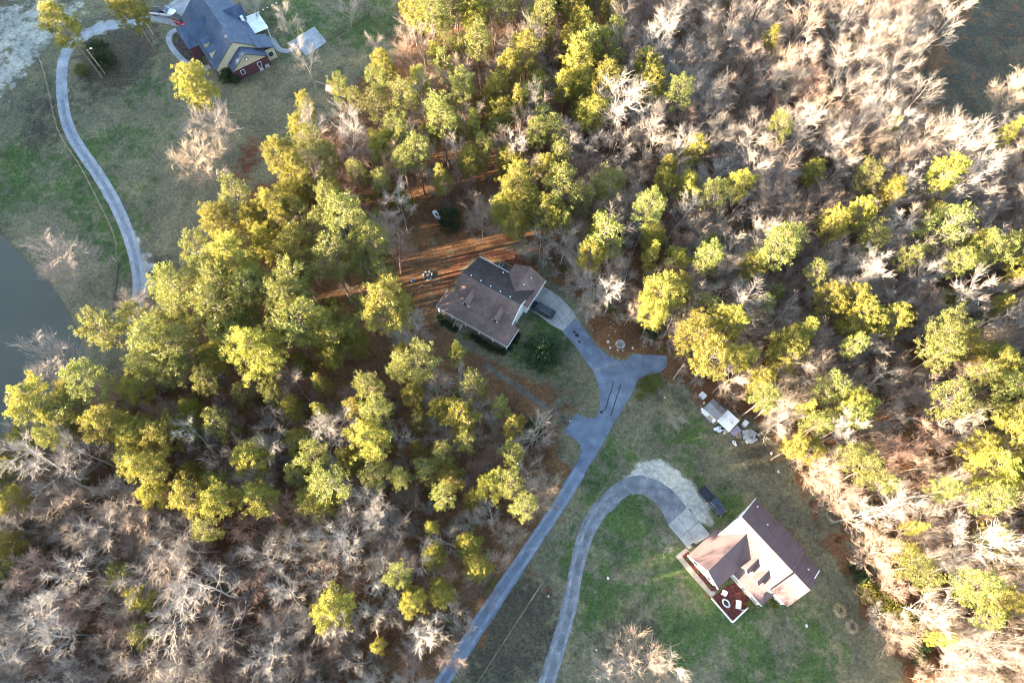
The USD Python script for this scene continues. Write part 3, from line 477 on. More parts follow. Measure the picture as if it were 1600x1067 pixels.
PINES = [(672, 28, 26), (648, 20, 24), (695, 55, 20), (706, 15, 24), (748, 62, 22), (600, 108, 24), (592, 142, 25), (536, 150, 22), (560, 165, 17), (478, 168, 17), (468, 203, 19), (492, 222, 21), (440, 250, 30), (465, 268, 25), (622, 212, 26), (560, 278, 18), (690, 185, 28), (722, 160, 22), (712, 208, 18), (742, 198, 15), (757, 238, 19), (775, 148, 25), (797, 108, 22), (850, 35, 26), (822, 85, 28), (902, 92, 30), (880, 140, 20), (895, 12, 20), (845, 190, 20), (812, 160, 16), (872, 245, 20), (1085, 238, 20), (1040, 268, 18), (1034, 290, 20), (808, 290, 32), (818, 325, 34), (805, 355, 22), (872, 300, 32), (906, 318, 25), (878, 350, 20), (945, 368, 38), (922, 402, 27), (1010, 335, 28), (1022, 372, 22), (1016, 402, 16), (1030, 462, 38), (1020, 490, 28), (1085, 525, 40), (1110, 560, 38), (1140, 505, 30), (1188, 598, 25), (1160, 560, 22), (1175, 420, 26), (1212, 395, 34), (1268, 432, 20), (1300, 352, 28), (1390, 300, 22), (1340, 335, 24), (1470, 355, 38), (1415, 410, 20), (1330, 470, 27), (1390, 500, 28), (1512, 420, 18), (1560, 392, 20), (1580, 440, 18), (1575, 205, 15), (1468, 535, 34), (1560, 480, 18), (1295, 610, 28), (1330, 658, 24), (1290, 660, 18), (1255, 640, 13), (1240, 698, 21), (1460, 555, 28), (1527, 590, 22), (1470, 630, 35), (1535, 642, 22), (1350, 735, 28), (1465, 765, 22), (1575, 680, 34), (1545, 735, 36), (1590, 730, 28), (1520, 700, 24), (1328, 545, 18), (1595, 592, 20), (1515, 920, 34), (1430, 822, 12), (1530, 965, 22), (1470, 1000, 15),
         (580, 608, 26), (590, 645, 28), (560, 640, 22), (578, 690, 38), (545, 720, 24), (520, 765, 36), (465, 745, 22), (628, 555, 18), (625, 582, 20), (645, 620, 20), (742, 600, 28), (692, 640, 24), (712, 552, 15), (780, 640, 18), (560, 540, 22), (625, 750, 20), (655, 700, 12), (690, 712, 22), (730, 690, 22), (690, 778, 24), (802, 668, 22), (800, 712, 24), (800, 755, 28), (815, 790, 26), (500, 598, 16), (460, 640, 22), (733, 850, 24), (748, 885, 26), (625, 900, 28), (645, 940, 26), (688, 925, 26), (678, 868, 24), (588, 1010, 14), (672, 822, 14), (62, 628, 42), (150, 600, 34), (172, 665, 36), (90, 690, 20), (240, 570, 34), (215, 610, 24), (275, 585, 28), (345, 665, 28), (325, 600, 24), (232, 735, 34), (245, 775, 24), (345, 780, 32), (330, 825, 25), (338, 560, 26), (172, 522, 38), (372, 312, 32), (345, 350, 34), (312, 398, 30), (275, 455, 34), (300, 490, 32), (395, 345, 30), (265, 510, 24), (330, 440, 32), (370, 400, 34), (340, 500, 28), (430, 330, 30), (415, 380, 28), (520, 320, 24), (500, 355, 25), (475, 375, 22), (562, 420, 24), (600, 430, 22), (560, 480, 20), (510, 500, 22), (555, 515, 24), (440, 460, 22), (400, 450, 28), (470, 430, 24), (395, 510, 26), (450, 520, 24), (480, 300, 26), (630, 470, 16), (20, 780, 25), (10, 850, 28), (5, 890, 22), (20, 730, 15), (400, 590, 26), (430, 620, 22), (380, 620, 20), (300, 640, 18), (520, 560, 20), (475, 570, 18)]
BARES = [(612, 385, 36), (625, 318, 25), (642, 515, 34), (600, 500, 18), (518, 385, 17), (1205, 280, 45), (1180, 230, 36), (985, 130, 45), (960, 220, 36), (1020, 190, 34), (1080, 110, 36), (1130, 60, 36), (1330, 100, 40), (1400, 120, 40), (1440, 140, 30), (1480, 30, 30), (1280, 130, 38), (1220, 120, 34), (1510, 230, 34), (1560, 260, 30), (1530, 300, 34), (1450, 220, 34), (1350, 220, 40), (1585, 145, 30), (1490, 300, 30), (1150, 330, 34), (1110, 360, 30), (1085, 400, 28), (1140, 400, 34), (1150, 460, 38), (1100, 450, 24), (925, 470, 22), (905, 425, 26), (960, 440, 24), (1205, 500, 30), (1260, 560, 26), (1290, 525, 20), (1370, 430, 22), (1440, 470, 30), (1520, 470, 36), (1580, 450, 26), (1440, 500, 26), (1385, 585, 24), (1400, 650, 28), (1460, 680, 34), (1420, 700, 24), (1500, 760, 34), (1230, 640, 26), (1285, 730, 32), (1345, 805, 26), (1378, 862, 34), (1395, 805, 24), (1455, 872, 32), (1395, 920, 28), (1450, 945, 34), (1480, 990, 24), (1550, 820, 40), (1570, 880, 40), (1585, 940, 34), (1540, 1010, 44), (1585, 1040, 44), (1500, 1050, 36), (1555, 780, 30), (1008, 1048, 52), (955, 1058, 36), (1055, 1045, 30),
         (680, 980, 28), (700, 1040, 30), (630, 1035, 24), (655, 1000, 22), (700, 960, 20), (800, 835, 22), (720, 980, 20), (60, 900, 40), (110, 880, 38), (150, 850, 36), (200, 930, 42), (130, 960, 36), (290, 900, 44), (260, 960, 44), (330, 930, 44), (350, 980, 40), (300, 1030, 44), (220, 1040, 40), (400, 900, 30), (420, 1040, 36), (470, 1040, 30), (430, 940, 30), (500, 920, 28), (580, 960, 28), (560, 880, 30), (610, 830, 36), (500, 840, 28), (450, 850, 28), (390, 830, 30), (290, 850, 28), (60, 740, 44), (30, 790, 38), (110, 790, 34), (110, 710, 30), (20, 700, 26), (420, 700, 32), (400, 760, 34), (340, 720, 28), (300, 690, 24), (280, 780, 26), (445, 800, 30), (60, 1000, 34), (640, 870, 24), (560, 1040, 26), (520, 1010, 28), (780, 230, 24), (820, 220, 22), (615, 150, 24), (640, 90, 26), (655, 150, 26), (720, 110, 24), (590, 65, 16), (660, 240, 24), (530, 210, 24), (560, 235, 22), (730, 290, 24), (690, 280, 20), (770, 30, 26), (960, 30, 30), (1010, 50, 30), (1060, 20, 30), (1180, 20, 34), (1250, 40, 36), (1380, 40, 36), (1420, 70, 30)]
PK = ['pine_round', 'pine_full', 'pine_sparse', 'pine_flat', 'pine_tall', 'pine_round', 'pine_full', 'pine_thin']
BK = ['bare_pale', 'bare_pale_spread', 'bare_grey', 'bare_grey_tall', 'bare_tan', 'bare_dome', 'bare_round', 'bare_ruddy', 'bare_dome', 'bare_round']
for x, y, r in PINES: tree_at('pine_narrow' if r < 17 else RNG.choice(PK), x, y, r)
for x, y, r in BARES: tree_at('bare_small' if r < 22 else RNG.choice(['bare_tan', 'bare_ruddy', 'bare_pale', 'bare_bushy'] if (y < 300 and 560 < x < 800) else ['bare_round', 'bare_dome'] if (950 < x < 1040 and y > 1000) else BK), x, y, r)
# trees that stand by themselves
for a in [('pine_round', 100, 45, 31, 'tall yellow-green pine leaning over the top of the concrete driveway, beside the pole'), ('pine_full', 200, 14, 34, 'yellow-green pine at the top edge, between driveway pole and white pickup'),
          ('pine_full', 308, 138, 36, 'lone yellow-green pine on the lawn below the blue-roofed house'), ('bare_round', 310, 250, 38, 'round tan leafless tree on the lawn, lower of the two below the lone pine'),
          ('bare_dome', 332, 190, 34, 'pale leafless tree on the lawn, upper of the two below the lone pine'), ('bare_dome', 100, 405, 44, 'white leafless tree alone between the pond and the concrete driveway'),
          ('bare_dome', 215, 478, 28, 'pale leafless tree hanging over the lower end of the concrete driveway'), ('bare_dome', 85, 560, 44, 'white leafless tree leaning over the right tip of the pond'),
          ('bare_pale', 448, 25, 20, 'pale leafless tree on green grass right of the blue-roofed house'), ('bare_pale', 472, 80, 22, 'white leafless tree overhanging the concrete patio slab'),
          ('bare_small', 540, 10, 20, 'small grey leafless tree at the top edge inside the fenced lawn'), ('bare_small', 285, 200, 16, 'small dim leafless tree left of the two lawn trees'), ('bare_small', 390, 8, 18, 'grey leafless tree behind the blue-roofed house, beside the post fence'),
          ('bare_round', 752, 340, 31, 'grey leafless tree above the brown-roofed house, right of the dark evergreen'), ('bare_small', 975, 462, 18, 'small white leafless tree in the clearing above the stone ring'),
          ('bare_small', 1045, 855, 15, 'small bare shrub-like tree left of the mauve-roofed garage pad'), ('bare_small', 1060, 655, 14, 'small dead grey tree on the lawn left of the junk by the shed'), ('bare_small', 920, 488, 20, 'grey leafless tree beside the concrete parking pad')]:
    tree_at(a[0], a[1], a[2], a[3], a[4], hs=0.62 if a[0] == 'bare_small' and a[3] < 17 else 1)
LONE = len(TREES)
# the woods between them
occupied = [(t[1], t[2]) for t in TREES]
FOREST = Polygon([(-128, -22), (-128, 140), (132, 140), (132, -22)]).difference(unary_union([WOODS_KEEP, EXCL, POND.buffer(1.5), HARD.buffer(1.6)]).buffer(0.2))
shapely.prepare(FOREST)
ZONES = [(Polygon(GP([(600, -150), (960, -150), (960, 200), (860, 330), (640, 330), (520, 250)])), 0.42), (Polygon(GP([(940, -150), (1900, -150), (1900, 310), (1200, 330), (900, 330)])), 0.04), (Polygon(GP([(150, 250), (640, 250), (880, 600), (860, 800), (600, 800), (250, 800), (100, 600)])), 0.50), (Polygon(GP([(850, 330), (1700, 310), (1700, 780), (1200, 780), (1000, 600)])), 0.30), (Polygon(GP([(1200, 780), (1700, 780), (1700, 1250), (1200, 1250)])), 0.22), (Polygon(GP([(-300, 760), (860, 800), (800, 1250), (-300, 1250)])), 0.07)]
THIN = Polygon(GP([(545, 400), (650, 330), (665, 470), (700, 560), (600, 600), (560, 500)]))
cell = {}
def near(x, y, d):
    i, j = int(x // 5), int(y // 5)
    return any((x - a) ** 2 + (y - b) ** 2 < d * d for ii in (i - 1, i, i + 1) for jj in (j - 1, j, j + 1) for a, b in cell.get((ii, jj), ()))
for a, b in occupied: cell.setdefault((int(a // 5), int(b // 5)), []).append((a, b))
for _ in range(24000):
    x, y = RNG.uniform(-126, 128), RNG.uniform(-20, 138)
    if not shapely.contains_xy(FOREST, x, y) or near(x, y, 2.95): continue
    if y > 108 and -10 < x < 62 and RNG.random() < .45: continue
    if THIN.contains(Point(x, y)) and RNG.random() < 0.72: continue
    pr = next((k for z, k in ZONES if z.contains(Point(x, y))), 0.3); cell.setdefault((int(x // 5), int(y // 5)), []).append((x, y))
    if RNG.random() < pr: key = RNG.choice(PK + ['pine_narrow', 'pine_young'])
    elif pr == 0.42: key = RNG.choice(['bare_tan', 'bare_ruddy', 'bare_pale', 'bare_bushy', 'bare_tan'])
    else: key = RNG.choice(BK + ['bare_tan', 'bare_bushy', 'bare_small'])
    lane = -58 < x < -10 and 37 < y < 63
    if lane:
        if RNG.random() < .5: continue
        key = RNG.choice(['pine_tall', 'pine_sparse', 'pine_round', 'pine_flat'])
    s = RNG.uniform(1.0, 1.15) if lane else RNG.uniform(0.66, 1.0) * (0.86 if key[0] == 'p' else 1.0); TREES.append((key, x, y, RNG.random() * 2 * PI, s, s * RNG.uniform(0.85, 1.1), None))
print('trees', len(TREES), 'pines', sum(t[0].startswith('pine') for t in TREES), 'bare', sum(t[0].startswith('bare') for t in TREES))
# what sets each apart, in words
ANCHORS = [('brown-roofed house', 765, 475), ('mauve-roofed house', 1190, 865), ('blue-roofed house', 345, 60), ('shed', 1130, 645), ('asphalt turning area', 985, 575), ('red-roofed playset', 517, 138), ('white tub', 683, 335), ('black pickup', 1113, 783), ('asphalt side spur', 905, 670), ('concrete driveway end', 212, 520), ('pond tip', 118, 580), ('concrete patio', 480, 66), ('fire ring', 668, 430),
           ('top right field', 1520, 110), ('top right corner', 1600, 0), ('bottom right corner', 1600, 1067), ('bottom left corner', 0, 1067), ('left edge middle', 0, 700), ('right edge middle', 1600, 520), ('top edge middle', 765, 0), ('top edge right half', 1100, 0), ('bottom edge middle', 660, 1067), ('concrete driveway bend', 215, 430), ('worn driveway bend', 1000, 760), ('bottom edge left half', 350, 1067), ('right edge upper half', 1600, 260), ('right edge lower half', 1600, 800), ('stone ring', 968, 538)]
ANC = np.array([G(a[1], a[2]) for a in ANCHORS])
ORD = ['nearest', 'second nearest', 'third nearest', 'fourth nearest', 'fifth nearest', 'sixth nearest', 'seventh nearest', 'eighth nearest', 'ninth nearest', 'tenth nearest', 'eleventh nearest', 'twelfth nearest', 'thirteenth nearest', 'fourteenth nearest', 'fifteenth nearest', 'sixteenth nearest']
SIDE = ['right', 'upper right', 'upper', 'upper left', 'left', 'lower left', 'lower', 'lower right']
SAY = {'right': 'right of', 'left': 'left of', 'upper': 'above', 'lower': 'below', 'upper right': 'up and right of', 'upper left': 'up and left of', 'lower right': 'down and right of', 'lower left': 'down and left of'}
def side_of(d): return SIDE[int(round(math.atan2(d[1], d[0]) / (PI / 4))) % 8]
groups = {}
for i, t in enumerate(TREES):
    if t[6]: continue
    d = np.array([t[1], t[2]]) - ANC; k = int(np.argmin((d ** 2).sum(1))); groups.setdefault((PHRASE[t[0]], k, side_of(d[k])), []).append((float((d[k] ** 2).sum()), i))
labels = {}
for (ph, k, sd), l in groups.items():
    for n, (_, i) in enumerate(sorted(l)): labels[i] = f'{ph}, {ORD[min(n, 15)]} {SAY[sd]} the {ANCHORS[k][0]}'
def in_view(x, y, z=12):
    c, s = math.cos(TILT), math.sin(TILT); dz = z - CAM_H; dep = y * s - dz * c
    u = 800 + FPX * x / dep; v = 533.5 - FPX * (y * c + dz * s) / dep
    return u, v
count = {'pine': 0, 'bare': 0}; rest = []
def show_rank(i):
    u, v = in_view(TREES[i][1], TREES[i][2]); out = not (-30 < u < 1630 and -30 < v < 1100)
    return (TREES[i][6] is None, out, TREES[i][2] ** 2 + TREES[i][1] ** 2)
for i in sorted(range(len(TREES)), key=show_rank):
    key, x, y, rz, s, sz, lab = TREES[i]; fam = key.split('_')[0]
    if count[fam] >= 300 or (show_rank(i)[1] and lab is None): rest.append(i); continue
    count[fam] += 1
    t = UsdGeom.Xform.Define(stage, numbered('/World/' + {'pine': 'pine_tree', 'bare': 'bare_tree'}[fam]))
    t.GetPrim().GetReferences().AddInternalReference(PROTO[key][0])
    t.AddTranslateOp().Set((float(x), float(y), gz(x, y) - 0.1)); t.AddRotateZOp().Set(math.degrees(rz)); t.AddScaleOp().Set((s, s, sz)); t.GetPrim().SetInstanceable(True)
    tag(t, lab or labels[i], 'tree', 'pines of the woods and lawns' if fam == 'pine' else 'leafless trees of the woods and lawns')
def instancer(name, keys, items, label, cat):
    pi = UsdGeom.PointInstancer.Define(stage, numbered('/World/' + name)); rel = pi.CreatePrototypesRel()
    for n, k in enumerate(keys):
        pr = UsdGeom.Xform.Define(stage, f'{pi.GetPath()}/Prototypes/{k}'); pr.GetPrim().GetReferences().AddInternalReference(PROTO[k][0]); rel.AddTarget(pr.GetPath())
    pi.CreateProtoIndicesAttr([keys.index(k[0]) for k in items]); pi.CreatePositionsAttr(Vt.Vec3fArray.FromNumpy(np.array([(k[1], k[2], k[6]) for k in items], np.float32)))
    pi.CreateOrientationsAttr(Vt.QuathArray([Gf.Quath(math.cos(k[3] / 2), 0, 0, math.sin(k[3] / 2)) for k in items])); pi.CreateScalesAttr(Vt.Vec3fArray.FromNumpy(np.array([(k[4], k[4], k[5]) for k in items], np.float32)))
    tag(pi, label, cat, None, 'stuff'); return pi
far = [(*TREES[i][:6], -0.1) for i in rest]
WALLR = random.Random(9)
for _ in range(760):                                                # the wood beyond the left of the frame, whose evening shade lies over the pond and lawn
    y = WALLR.uniform(-75, 165); x = WALLR.uniform(-200, -133) if y > 70 else WALLR.uniform(-205, -146); s = WALLR.uniform(0.95, 1.2)
    far.append((WALLR.choice(PK[:6] + PK[:6] + BK), x, y, WALLR.random() * 6.28, s, s * WALLR.uniform(1.0, 1.2), -0.1))
for _ in range(700):
    x = WALLR.uniform(-150, 150); y = WALLR.uniform(-75, -21); s = WALLR.uniform(0.75, 1.1); rx = -10 - 8 * (-11 - y) / 13 * 0.62
    if rx - 6 < x < 62: continue
    if x < -70 and WALLR.random() < .5: continue
    far.append((WALLR.choice(PK[:6] + BK[:4] if -75 < x < 0 else BK), x, y, WALLR.random() * 6.28, s, s, -0.1))
instancer('woodland', PK[:5] + ['pine_thin', 'pine_narrow', 'pine_young'] + BK[:8] + ['bare_bushy', 'bare_small'], far, 'mixed pine and leafless wood carrying on past the picture edges', 'woodland')
# brush under the trees
BRUSHY = FOREST.buffer(1.3).difference(unary_union([HARD.buffer(.8), YARD_A.buffer(1), POND, FLATS.buffer(-3)])); shapely.prepare(BRUSHY)
OPEN = [Polygon([(-60, 36), (-10, 36), (-10, 64), (-60, 64)])] + [Polygon(GP(q)) for q in ([(600, 40), (780, 60), (900, 300), (640, 330)], [(880, -20), (1260, -20), (1240, 90), (960, 110)])]
brush = []; BR = random.Random(3)
for _ in range(30000):
    x, y = BR.uniform(-122, 122), BR.uniform(-16, 136)
    if len(brush) > 6200: break
    if not shapely.contains_xy(BRUSHY, x, y): continue
    if any(o.contains(Point(x, y)) for o in OPEN) and BR.random() < .65: continue
    k = BR.choice(['bare_small', 'bare_bushy', 'bare_bushy', 'bare_small', 'bare_ruddy', 'bush_olive', 'bush_rust']); s = BR.uniform(0.16, 0.46) if k.startswith('bare') else BR.uniform(.4, .9)
    brush.append((k, x, y, BR.random() * 6.28, s, s * BR.uniform(.8, 1.2), gz(x, y) - 0.05))
instancer('undergrowth', ['bare_small', 'bare_bushy', 'bare_ruddy', 'bush_olive', 'bush_rust'], brush, 'twiggy brush and saplings growing on the leaf litter beneath the trees', 'undergrowth')
# ------------------------------------------------------------ houses
def roofmat(name, c0, c1, c2, row=0.28, rough=0.85, spec=0.2):
    return M(name, {'t': ('texture_coordinate', {}), 'n': ('noise_texture', {'scale': 0.5, 'detail': 5, 'roughness': 0.65}), 'n2': ('noise_texture', {'scale': 7, 'detail': 4, 'roughness': 0.8}), 'br': ('brick_texture', {'scale': 1.0, 'brick_width': 0.55, 'row_height': row, 'mortar_size': 0.012, 'color1': (1.1, 1.1, 1.1), 'color2': (0.82, 0.82, 0.82), 'mortar': (0.5, 0.5, 0.5)}),
        'ma': ('math', {'math_type': 'multiply_add', 'value2': 0.45}), 'r': ('rgb_ramp', {'ramp': [(0.35, c0), (0.6, c1), (0.95, c2)]}), 'm': ('mix', {'mix_type': 'multiply', 'fac': 1.0}), 'b': ('bump', {'strength': 0.5, 'distance': 0.03}), 'p': ('principled_bsdf', {'roughness': rough, 'specular_ior_level': spec})},
        [('t.object', 'n.vector'), ('t.object', 'n2.vector'), ('t.object', 'br.vector'), ('n2.fac', 'ma.value1'), ('n.fac', 'ma.value3'), ('ma.value', 'r.fac'), ('r.color', 'm.color1'), ('br.color', 'm.color2'), ('m.color', 'p.base_color'), ('n2.fac', 'b.height'), ('b.normal', 'p.normal')])
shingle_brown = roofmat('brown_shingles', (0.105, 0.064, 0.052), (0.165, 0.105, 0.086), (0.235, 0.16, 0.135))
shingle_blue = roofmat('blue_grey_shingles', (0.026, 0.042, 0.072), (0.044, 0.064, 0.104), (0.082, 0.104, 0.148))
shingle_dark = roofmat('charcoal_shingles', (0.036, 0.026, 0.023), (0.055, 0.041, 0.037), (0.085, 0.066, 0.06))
shingle_grey = roofmat('grey_shingles', (0.13, 0.135, 0.145), (0.20, 0.205, 0.215), (0.28, 0.28, 0.28))
metal_mauve = noisy('mauve_metal', (0.100, 0.068, 0.068), (0.132, 0.092, 0.090), 0.6, 0.75, 0, spec=0.08)
metal_white = noisy('white_metal', (0.55, 0.57, 0.60), (0.74, 0.75, 0.76), 0.8, 0.45, 0, spec=0.5)
white_wall = noisy('white_siding', (0.66, 0.66, 0.65), (0.78, 0.78, 0.76), 1.5, 0.7)
trim_white = plain('white_trim', (0.75, 0.75, 0.74), 0.55)
tan_wall = noisy('tan_siding', (0.40, 0.345, 0.22), (0.52, 0.455, 0.30), 1.5, 0.75)
burgundy = M('burgundy_brick', {'t': ('texture_coordinate', {}), 'mp': ('mapping', {'rotation': (PI / 2, 0, PI / 2)}), 'br': ('brick_texture', {'scale': 3.0, 'color1': (0.085, 0.024, 0.03), 'color2': (0.055, 0.016, 0.022), 'mortar': (0.13, 0.08, 0.08), 'mortar_size': 0.015}), 'p': ('principled_bsdf', {'roughness': 0.85})}, [('t.object', 'mp.vector'), ('mp.vector', 'br.vector'), ('br.color', 'p.base_color')])
glass_dark = plain('window_glass', (0.03, 0.035, 0.045), 0.08, specular_ior_level=0.8)
wood_dark = noisy('weathered_wood', (0.06, 0.045, 0.035), (0.13, 0.10, 0.08), 3, 0.85)
wood_tan = noisy('tan_wood', (0.26, 0.19, 0.13), (0.40, 0.31, 0.22), 3, 0.8)
black_m = plain('black_plastic', (0.015, 0.015, 0.017), 0.5)
grey_m = noisy('grey_metal', (0.24, 0.25, 0.26), (0.36, 0.37, 0.38), 2, 0.5)
white_m = plain('white_plastic', (0.72, 0.73, 0.74), 0.45)
class House:
    def __init__(s, name, label, O, deg, cat='house'):
        s.th = math.radians(deg); s.O = np.array(O); s.p = thing(name, label, cat, (O[0], O[1], 0), s.th)
    def local(s, px, py, z=0.0):
        d = rot(np.array([*(G(px, py, z) - s.O), 0]), -s.th); return d[:2]
    def slab(s, name, pts, mat, th=0.14, parent=None, **kw): return put(name, slab(pts, th), mat, parent or s.p, **kw)
    def box(s, name, c, d, mat, parent=None, bev=0.0, **kw): return put(name, MB().box(c, d, 0, bev).out(), mat, parent or s.p, **kw)
    def gable(s, name, axis_, at, a0, a1, z0, z1, zr, mat, apex=None, th=0.14, parent=None, **kw):
        """A wall with a gable, lying in the plane x = at or y = at."""
        m = (a0 + a1) / 2 if apex is None else apex; q = np.array([(a0, z0), (a1, z0), (a1, z1), (m, zr), (a0, z1)])
        e = trimesh.creation.extrude_polygon(Polygon(q), th, engine='earcut'); v = np.array(e.vertices)
        P = np.stack([v[:, 2] + at - th / 2, v[:, 0], v[:, 1]], 1) if axis_ == 'x' else np.stack([v[:, 0], v[:, 2] + at - th / 2, v[:, 1]], 1)
        return put(name, (P, e.faces if axis_ == 'x' else e.faces[:, ::-1]), mat, parent or s.p, **kw)
    def window(s, axis_, at, c, z, w, h, sgn, parent=None):
        d = (0.06, w, h) if axis_ == 'x' else (w, 0.06, h); e = (0.05, w - .16, h - .16) if axis_ == 'x' else (w - .16, 0.05, h - .16)
        P = (at + sgn * .09, c, z) if axis_ == 'x' else (c, at + sgn * .09, z); Q = (at + sgn * .105, c, z) if axis_ == 'x' else (c, at + sgn * .105, z)
        f = s.box('window', P, d, trim_white, parent); s.box('pane', Q, e, glass_dark, f if f.count('/') < 4 else parent)
    def dormer(s, x0, x1, yf, zbase, zeave, zridge, pitch, zr0, roof, front, cheek, over=0.2):
        """A gabled dormer on the slope z = zr0 + pitch * y (y negative)."""
        back = lambda z: (z - zr0) / pitch
        m = (x0 + x1) / 2
        d = UsdGeom.Xform.Define(stage, numbered(s.p + '/dormer')).GetPath().pathString
        s.gable('face', 'y', yf, x0, x1, zbase - .1, zeave, zridge, front, parent=d, th=0.1)
        s.box('window', (m, yf - .075, (zbase + zeave) / 2 + .12), ((x1 - x0) * 0.5, 0.05, (zeave - zbase) * 0.75), glass_dark, d)
        for x in (x0, x1):
            q = [(yf + .05, zbase - .15), (back(zeave) + .1, zeave), (yf + .05, zeave)]
            e = trimesh.creation.extrude_polygon(Polygon(q), 0.08, engine='earcut'); v = np.array(e.vertices); put('cheek', (np.stack([v[:, 2] + x - .04, v[:, 0], v[:, 1]], 1), e.faces), cheek, d)
        sl = (zridge - zeave) / (m - x0)
        for sg, x in ((-1, x0), (1, x1)):
            xe = x + sg * over; ze = zeave - sl * over
            pts = [(m, yf - .25, zridge + .08), (m, back(zridge) + .25, zridge + .08), (xe, back(ze) + .25, ze + .08), (xe, yf - .25, ze + .08)]
            s.slab('roof_slope', pts, roof, 0.09, d)
        return d
def vents(H, roof, lst, mat=white_m):
    for x, y, z in lst: put('vent', MB().bar((x, y, z - .25), (x, y, z + .22), 0.075, 0.075, 8).bar((x, y, z + .18), (x, y, z + .26), 0.13, 0.13, 8).out(), mat, H.p)

# the brown-roofed house
A = House('brown_house', 'white house with brown shingle roof and two dormers in the middle of the clearing', G(722.2, 426.5, 7), -31)
RZ, PF, PR = 7.0, 0.84, 0.63
zf = lambda y: RZ + PF * y
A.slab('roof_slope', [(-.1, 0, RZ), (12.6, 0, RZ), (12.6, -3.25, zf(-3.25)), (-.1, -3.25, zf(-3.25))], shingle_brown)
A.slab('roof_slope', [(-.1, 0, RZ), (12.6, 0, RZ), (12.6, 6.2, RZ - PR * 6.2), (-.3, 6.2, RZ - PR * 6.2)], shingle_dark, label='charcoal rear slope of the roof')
zt, zb = zf(-3.1), 2.85
pr = A.slab('porch_roof', [(-.1, -3.1, zt), (12.5, -3.1, zt), (13.8, -6.85, zb), (-1.8, -6.85, zb)], shingle_brown)
A.slab('porch_roof', [(12.5, -3.1, zt), (13.8, -2.75, zb), (13.8, -6.85, zb)], shingle_brown); A.slab('porch_roof', [(-.1, -3.1, zt), (-1.8, -6.85, zb), (-1.8, -2.75, zb)], shingle_brown)
A.slab('garage_roof', [(9.85, -.3, 5.45), (9.85, 8.35, 5.45), (6.3, 8.35, 3.1), (6.3, 1.2, 3.1)], shingle_brown); A.slab('garage_roof', [(9.85, 1.2, 5.45), (9.85, 8.35, 5.45), (13.2, 8.35, 3.15), (13.2, 1.7, 3.15)], shingle_brown)
for x in (.25, 12.15): A.gable('wall', 'x', x, -3.0, 5.9, 0, 3.1, RZ - .2, white_wall, apex=0.0)
A.box('wall', (6.2, -3.05, 2.0), (11.8, .14, 4.0), white_wall); A.box('wall', (3.2, 5.9, 1.5), (6.0, .14, 3.0), white_wall)
A.box('wall', (12.75, 4.95, 1.5), (.14, 6.4, 3.0), white_wall); A.box('wall', (6.6, 7.0, 1.5), (.14, 2.2, 3.0), white_wall); A.gable('wall', 'y', 8.1, 6.6, 12.82, 0, 3.0, 5.25, white_wall); A.box('wall', (12.5, 1.75, 1.7), (.62, .14, 2.9), white_wall)
for pts in ([(-1.85, -6.9), (13.85, -6.9)], [(-1.85, -6.9), (-1.85, -2.7)], [(13.85, -6.9), (13.85, -2.7)]):
    A.slab('gutter', [(*pts[0], zb - .02), (*pts[1], zb - .02), (pts[1][0] + (.1 if pts[0][0] == pts[1][0] else 0), pts[1][1] + (.1 if pts[0][1] == pts[1][1] else 0), zb - .02), (pts[0][0] + (.1 if pts[0][0] == pts[1][0] else 0), pts[0][1] + (.1 if pts[0][1] == pts[1][1] else 0), zb - .02)], trim_white, .12)
A.box('gutter', (13.27, 5.0, 3.06), (.1, 6.7, .12), trim_white); A.box('gutter', (3.0, 6.27, 3.02), (6.6, .1, .12), trim_white)
for a, b in (((12.66, 0, RZ - .02), (12.66, -3.2, zf(-3.2) - .02)), ((12.66, 0, RZ - .02), (12.66, 1.6, RZ - PR * 1.6 - .02))): put('rake_board', MB().bar(a, b, .09, .09, 4).out(), trim_white, A.p)
A.box('porch_floor', (6.0, -4.75, .2), (15.0, 3.4, .4), wood_tan)
for x in (-1.5, 1.5, 4.5, 7.5, 10.5, 13.5): A.box('porch_post', (x, -6.6, 1.6), (.16, .16, 2.4), trim_white)
A.box('porch_step', (3.2, -6.75, .12), (1.3, .5, .24), wood_tan); A.box('porch_step', (3.2, -7.2, .06), (1.3, .45, .12), wood_tan)
for x in (2.5, 3.9): put('stair_rail', MB().bar((x, -6.5, 1.25), (x, -7.9, .85), .035).bar((x, -7.9, 0), (x, -7.9, .9), .04).out(), trim_white, A.p)
for x in (2.5, 8.9): A.dormer(x, x + 1.25, -3.1 - 1.0, zt - .75, zt + .75, zt + 1.55, PF, RZ, shingle_brown, white_wall, shingle_brown, .12)
vents(A, None, [(1.7, .45, 6.75), (3.8, .45, 6.75), (5.9, .45, 6.75), (8.0, .45, 6.75), (10.1, .45, 6.75), (5.6, 5.3, 3.7), (11.0, 6.6, 4.8), (10.6, 4.6, 5.0)])
for c, z in ((-1.6, 1.5), (2.8, 1.5)): A.window('x', 12.15, c, z, 1.0, 1.3, 1)
A.window('x', 12.15, 0, 4.9, .8, 1.1, 1)
for x in (4.5, 7.5, 10.0): A.window('y', -3.05, x, 1.6, 1.0, 1.4, -1)
A.box('front_door', (3.2, -3.14, 1.35), (1.0, .08, 2.0), wood_dark)
A.box('garage_door', (12.84, 5.0, 1.15), (.06, 4.6, 2.2), trim_white)
dk = A.box('deck', (4.4, 7.2, .45), (2.3, 2.4, .16), wood_dark)
for p, q in (((3.25, 8.4), (5.55, 8.4)), ((3.25, 6.1), (3.25, 8.4)), ((5.55, 7.2), (5.55, 8.4))): put('rail', MB().bar((*p, 1.35), (*q, 1.35), .045).bar((*p, .0), (*p, 1.35), .05).bar((*q, .0), (*q, 1.35), .05).out(), wood_tan, dk)
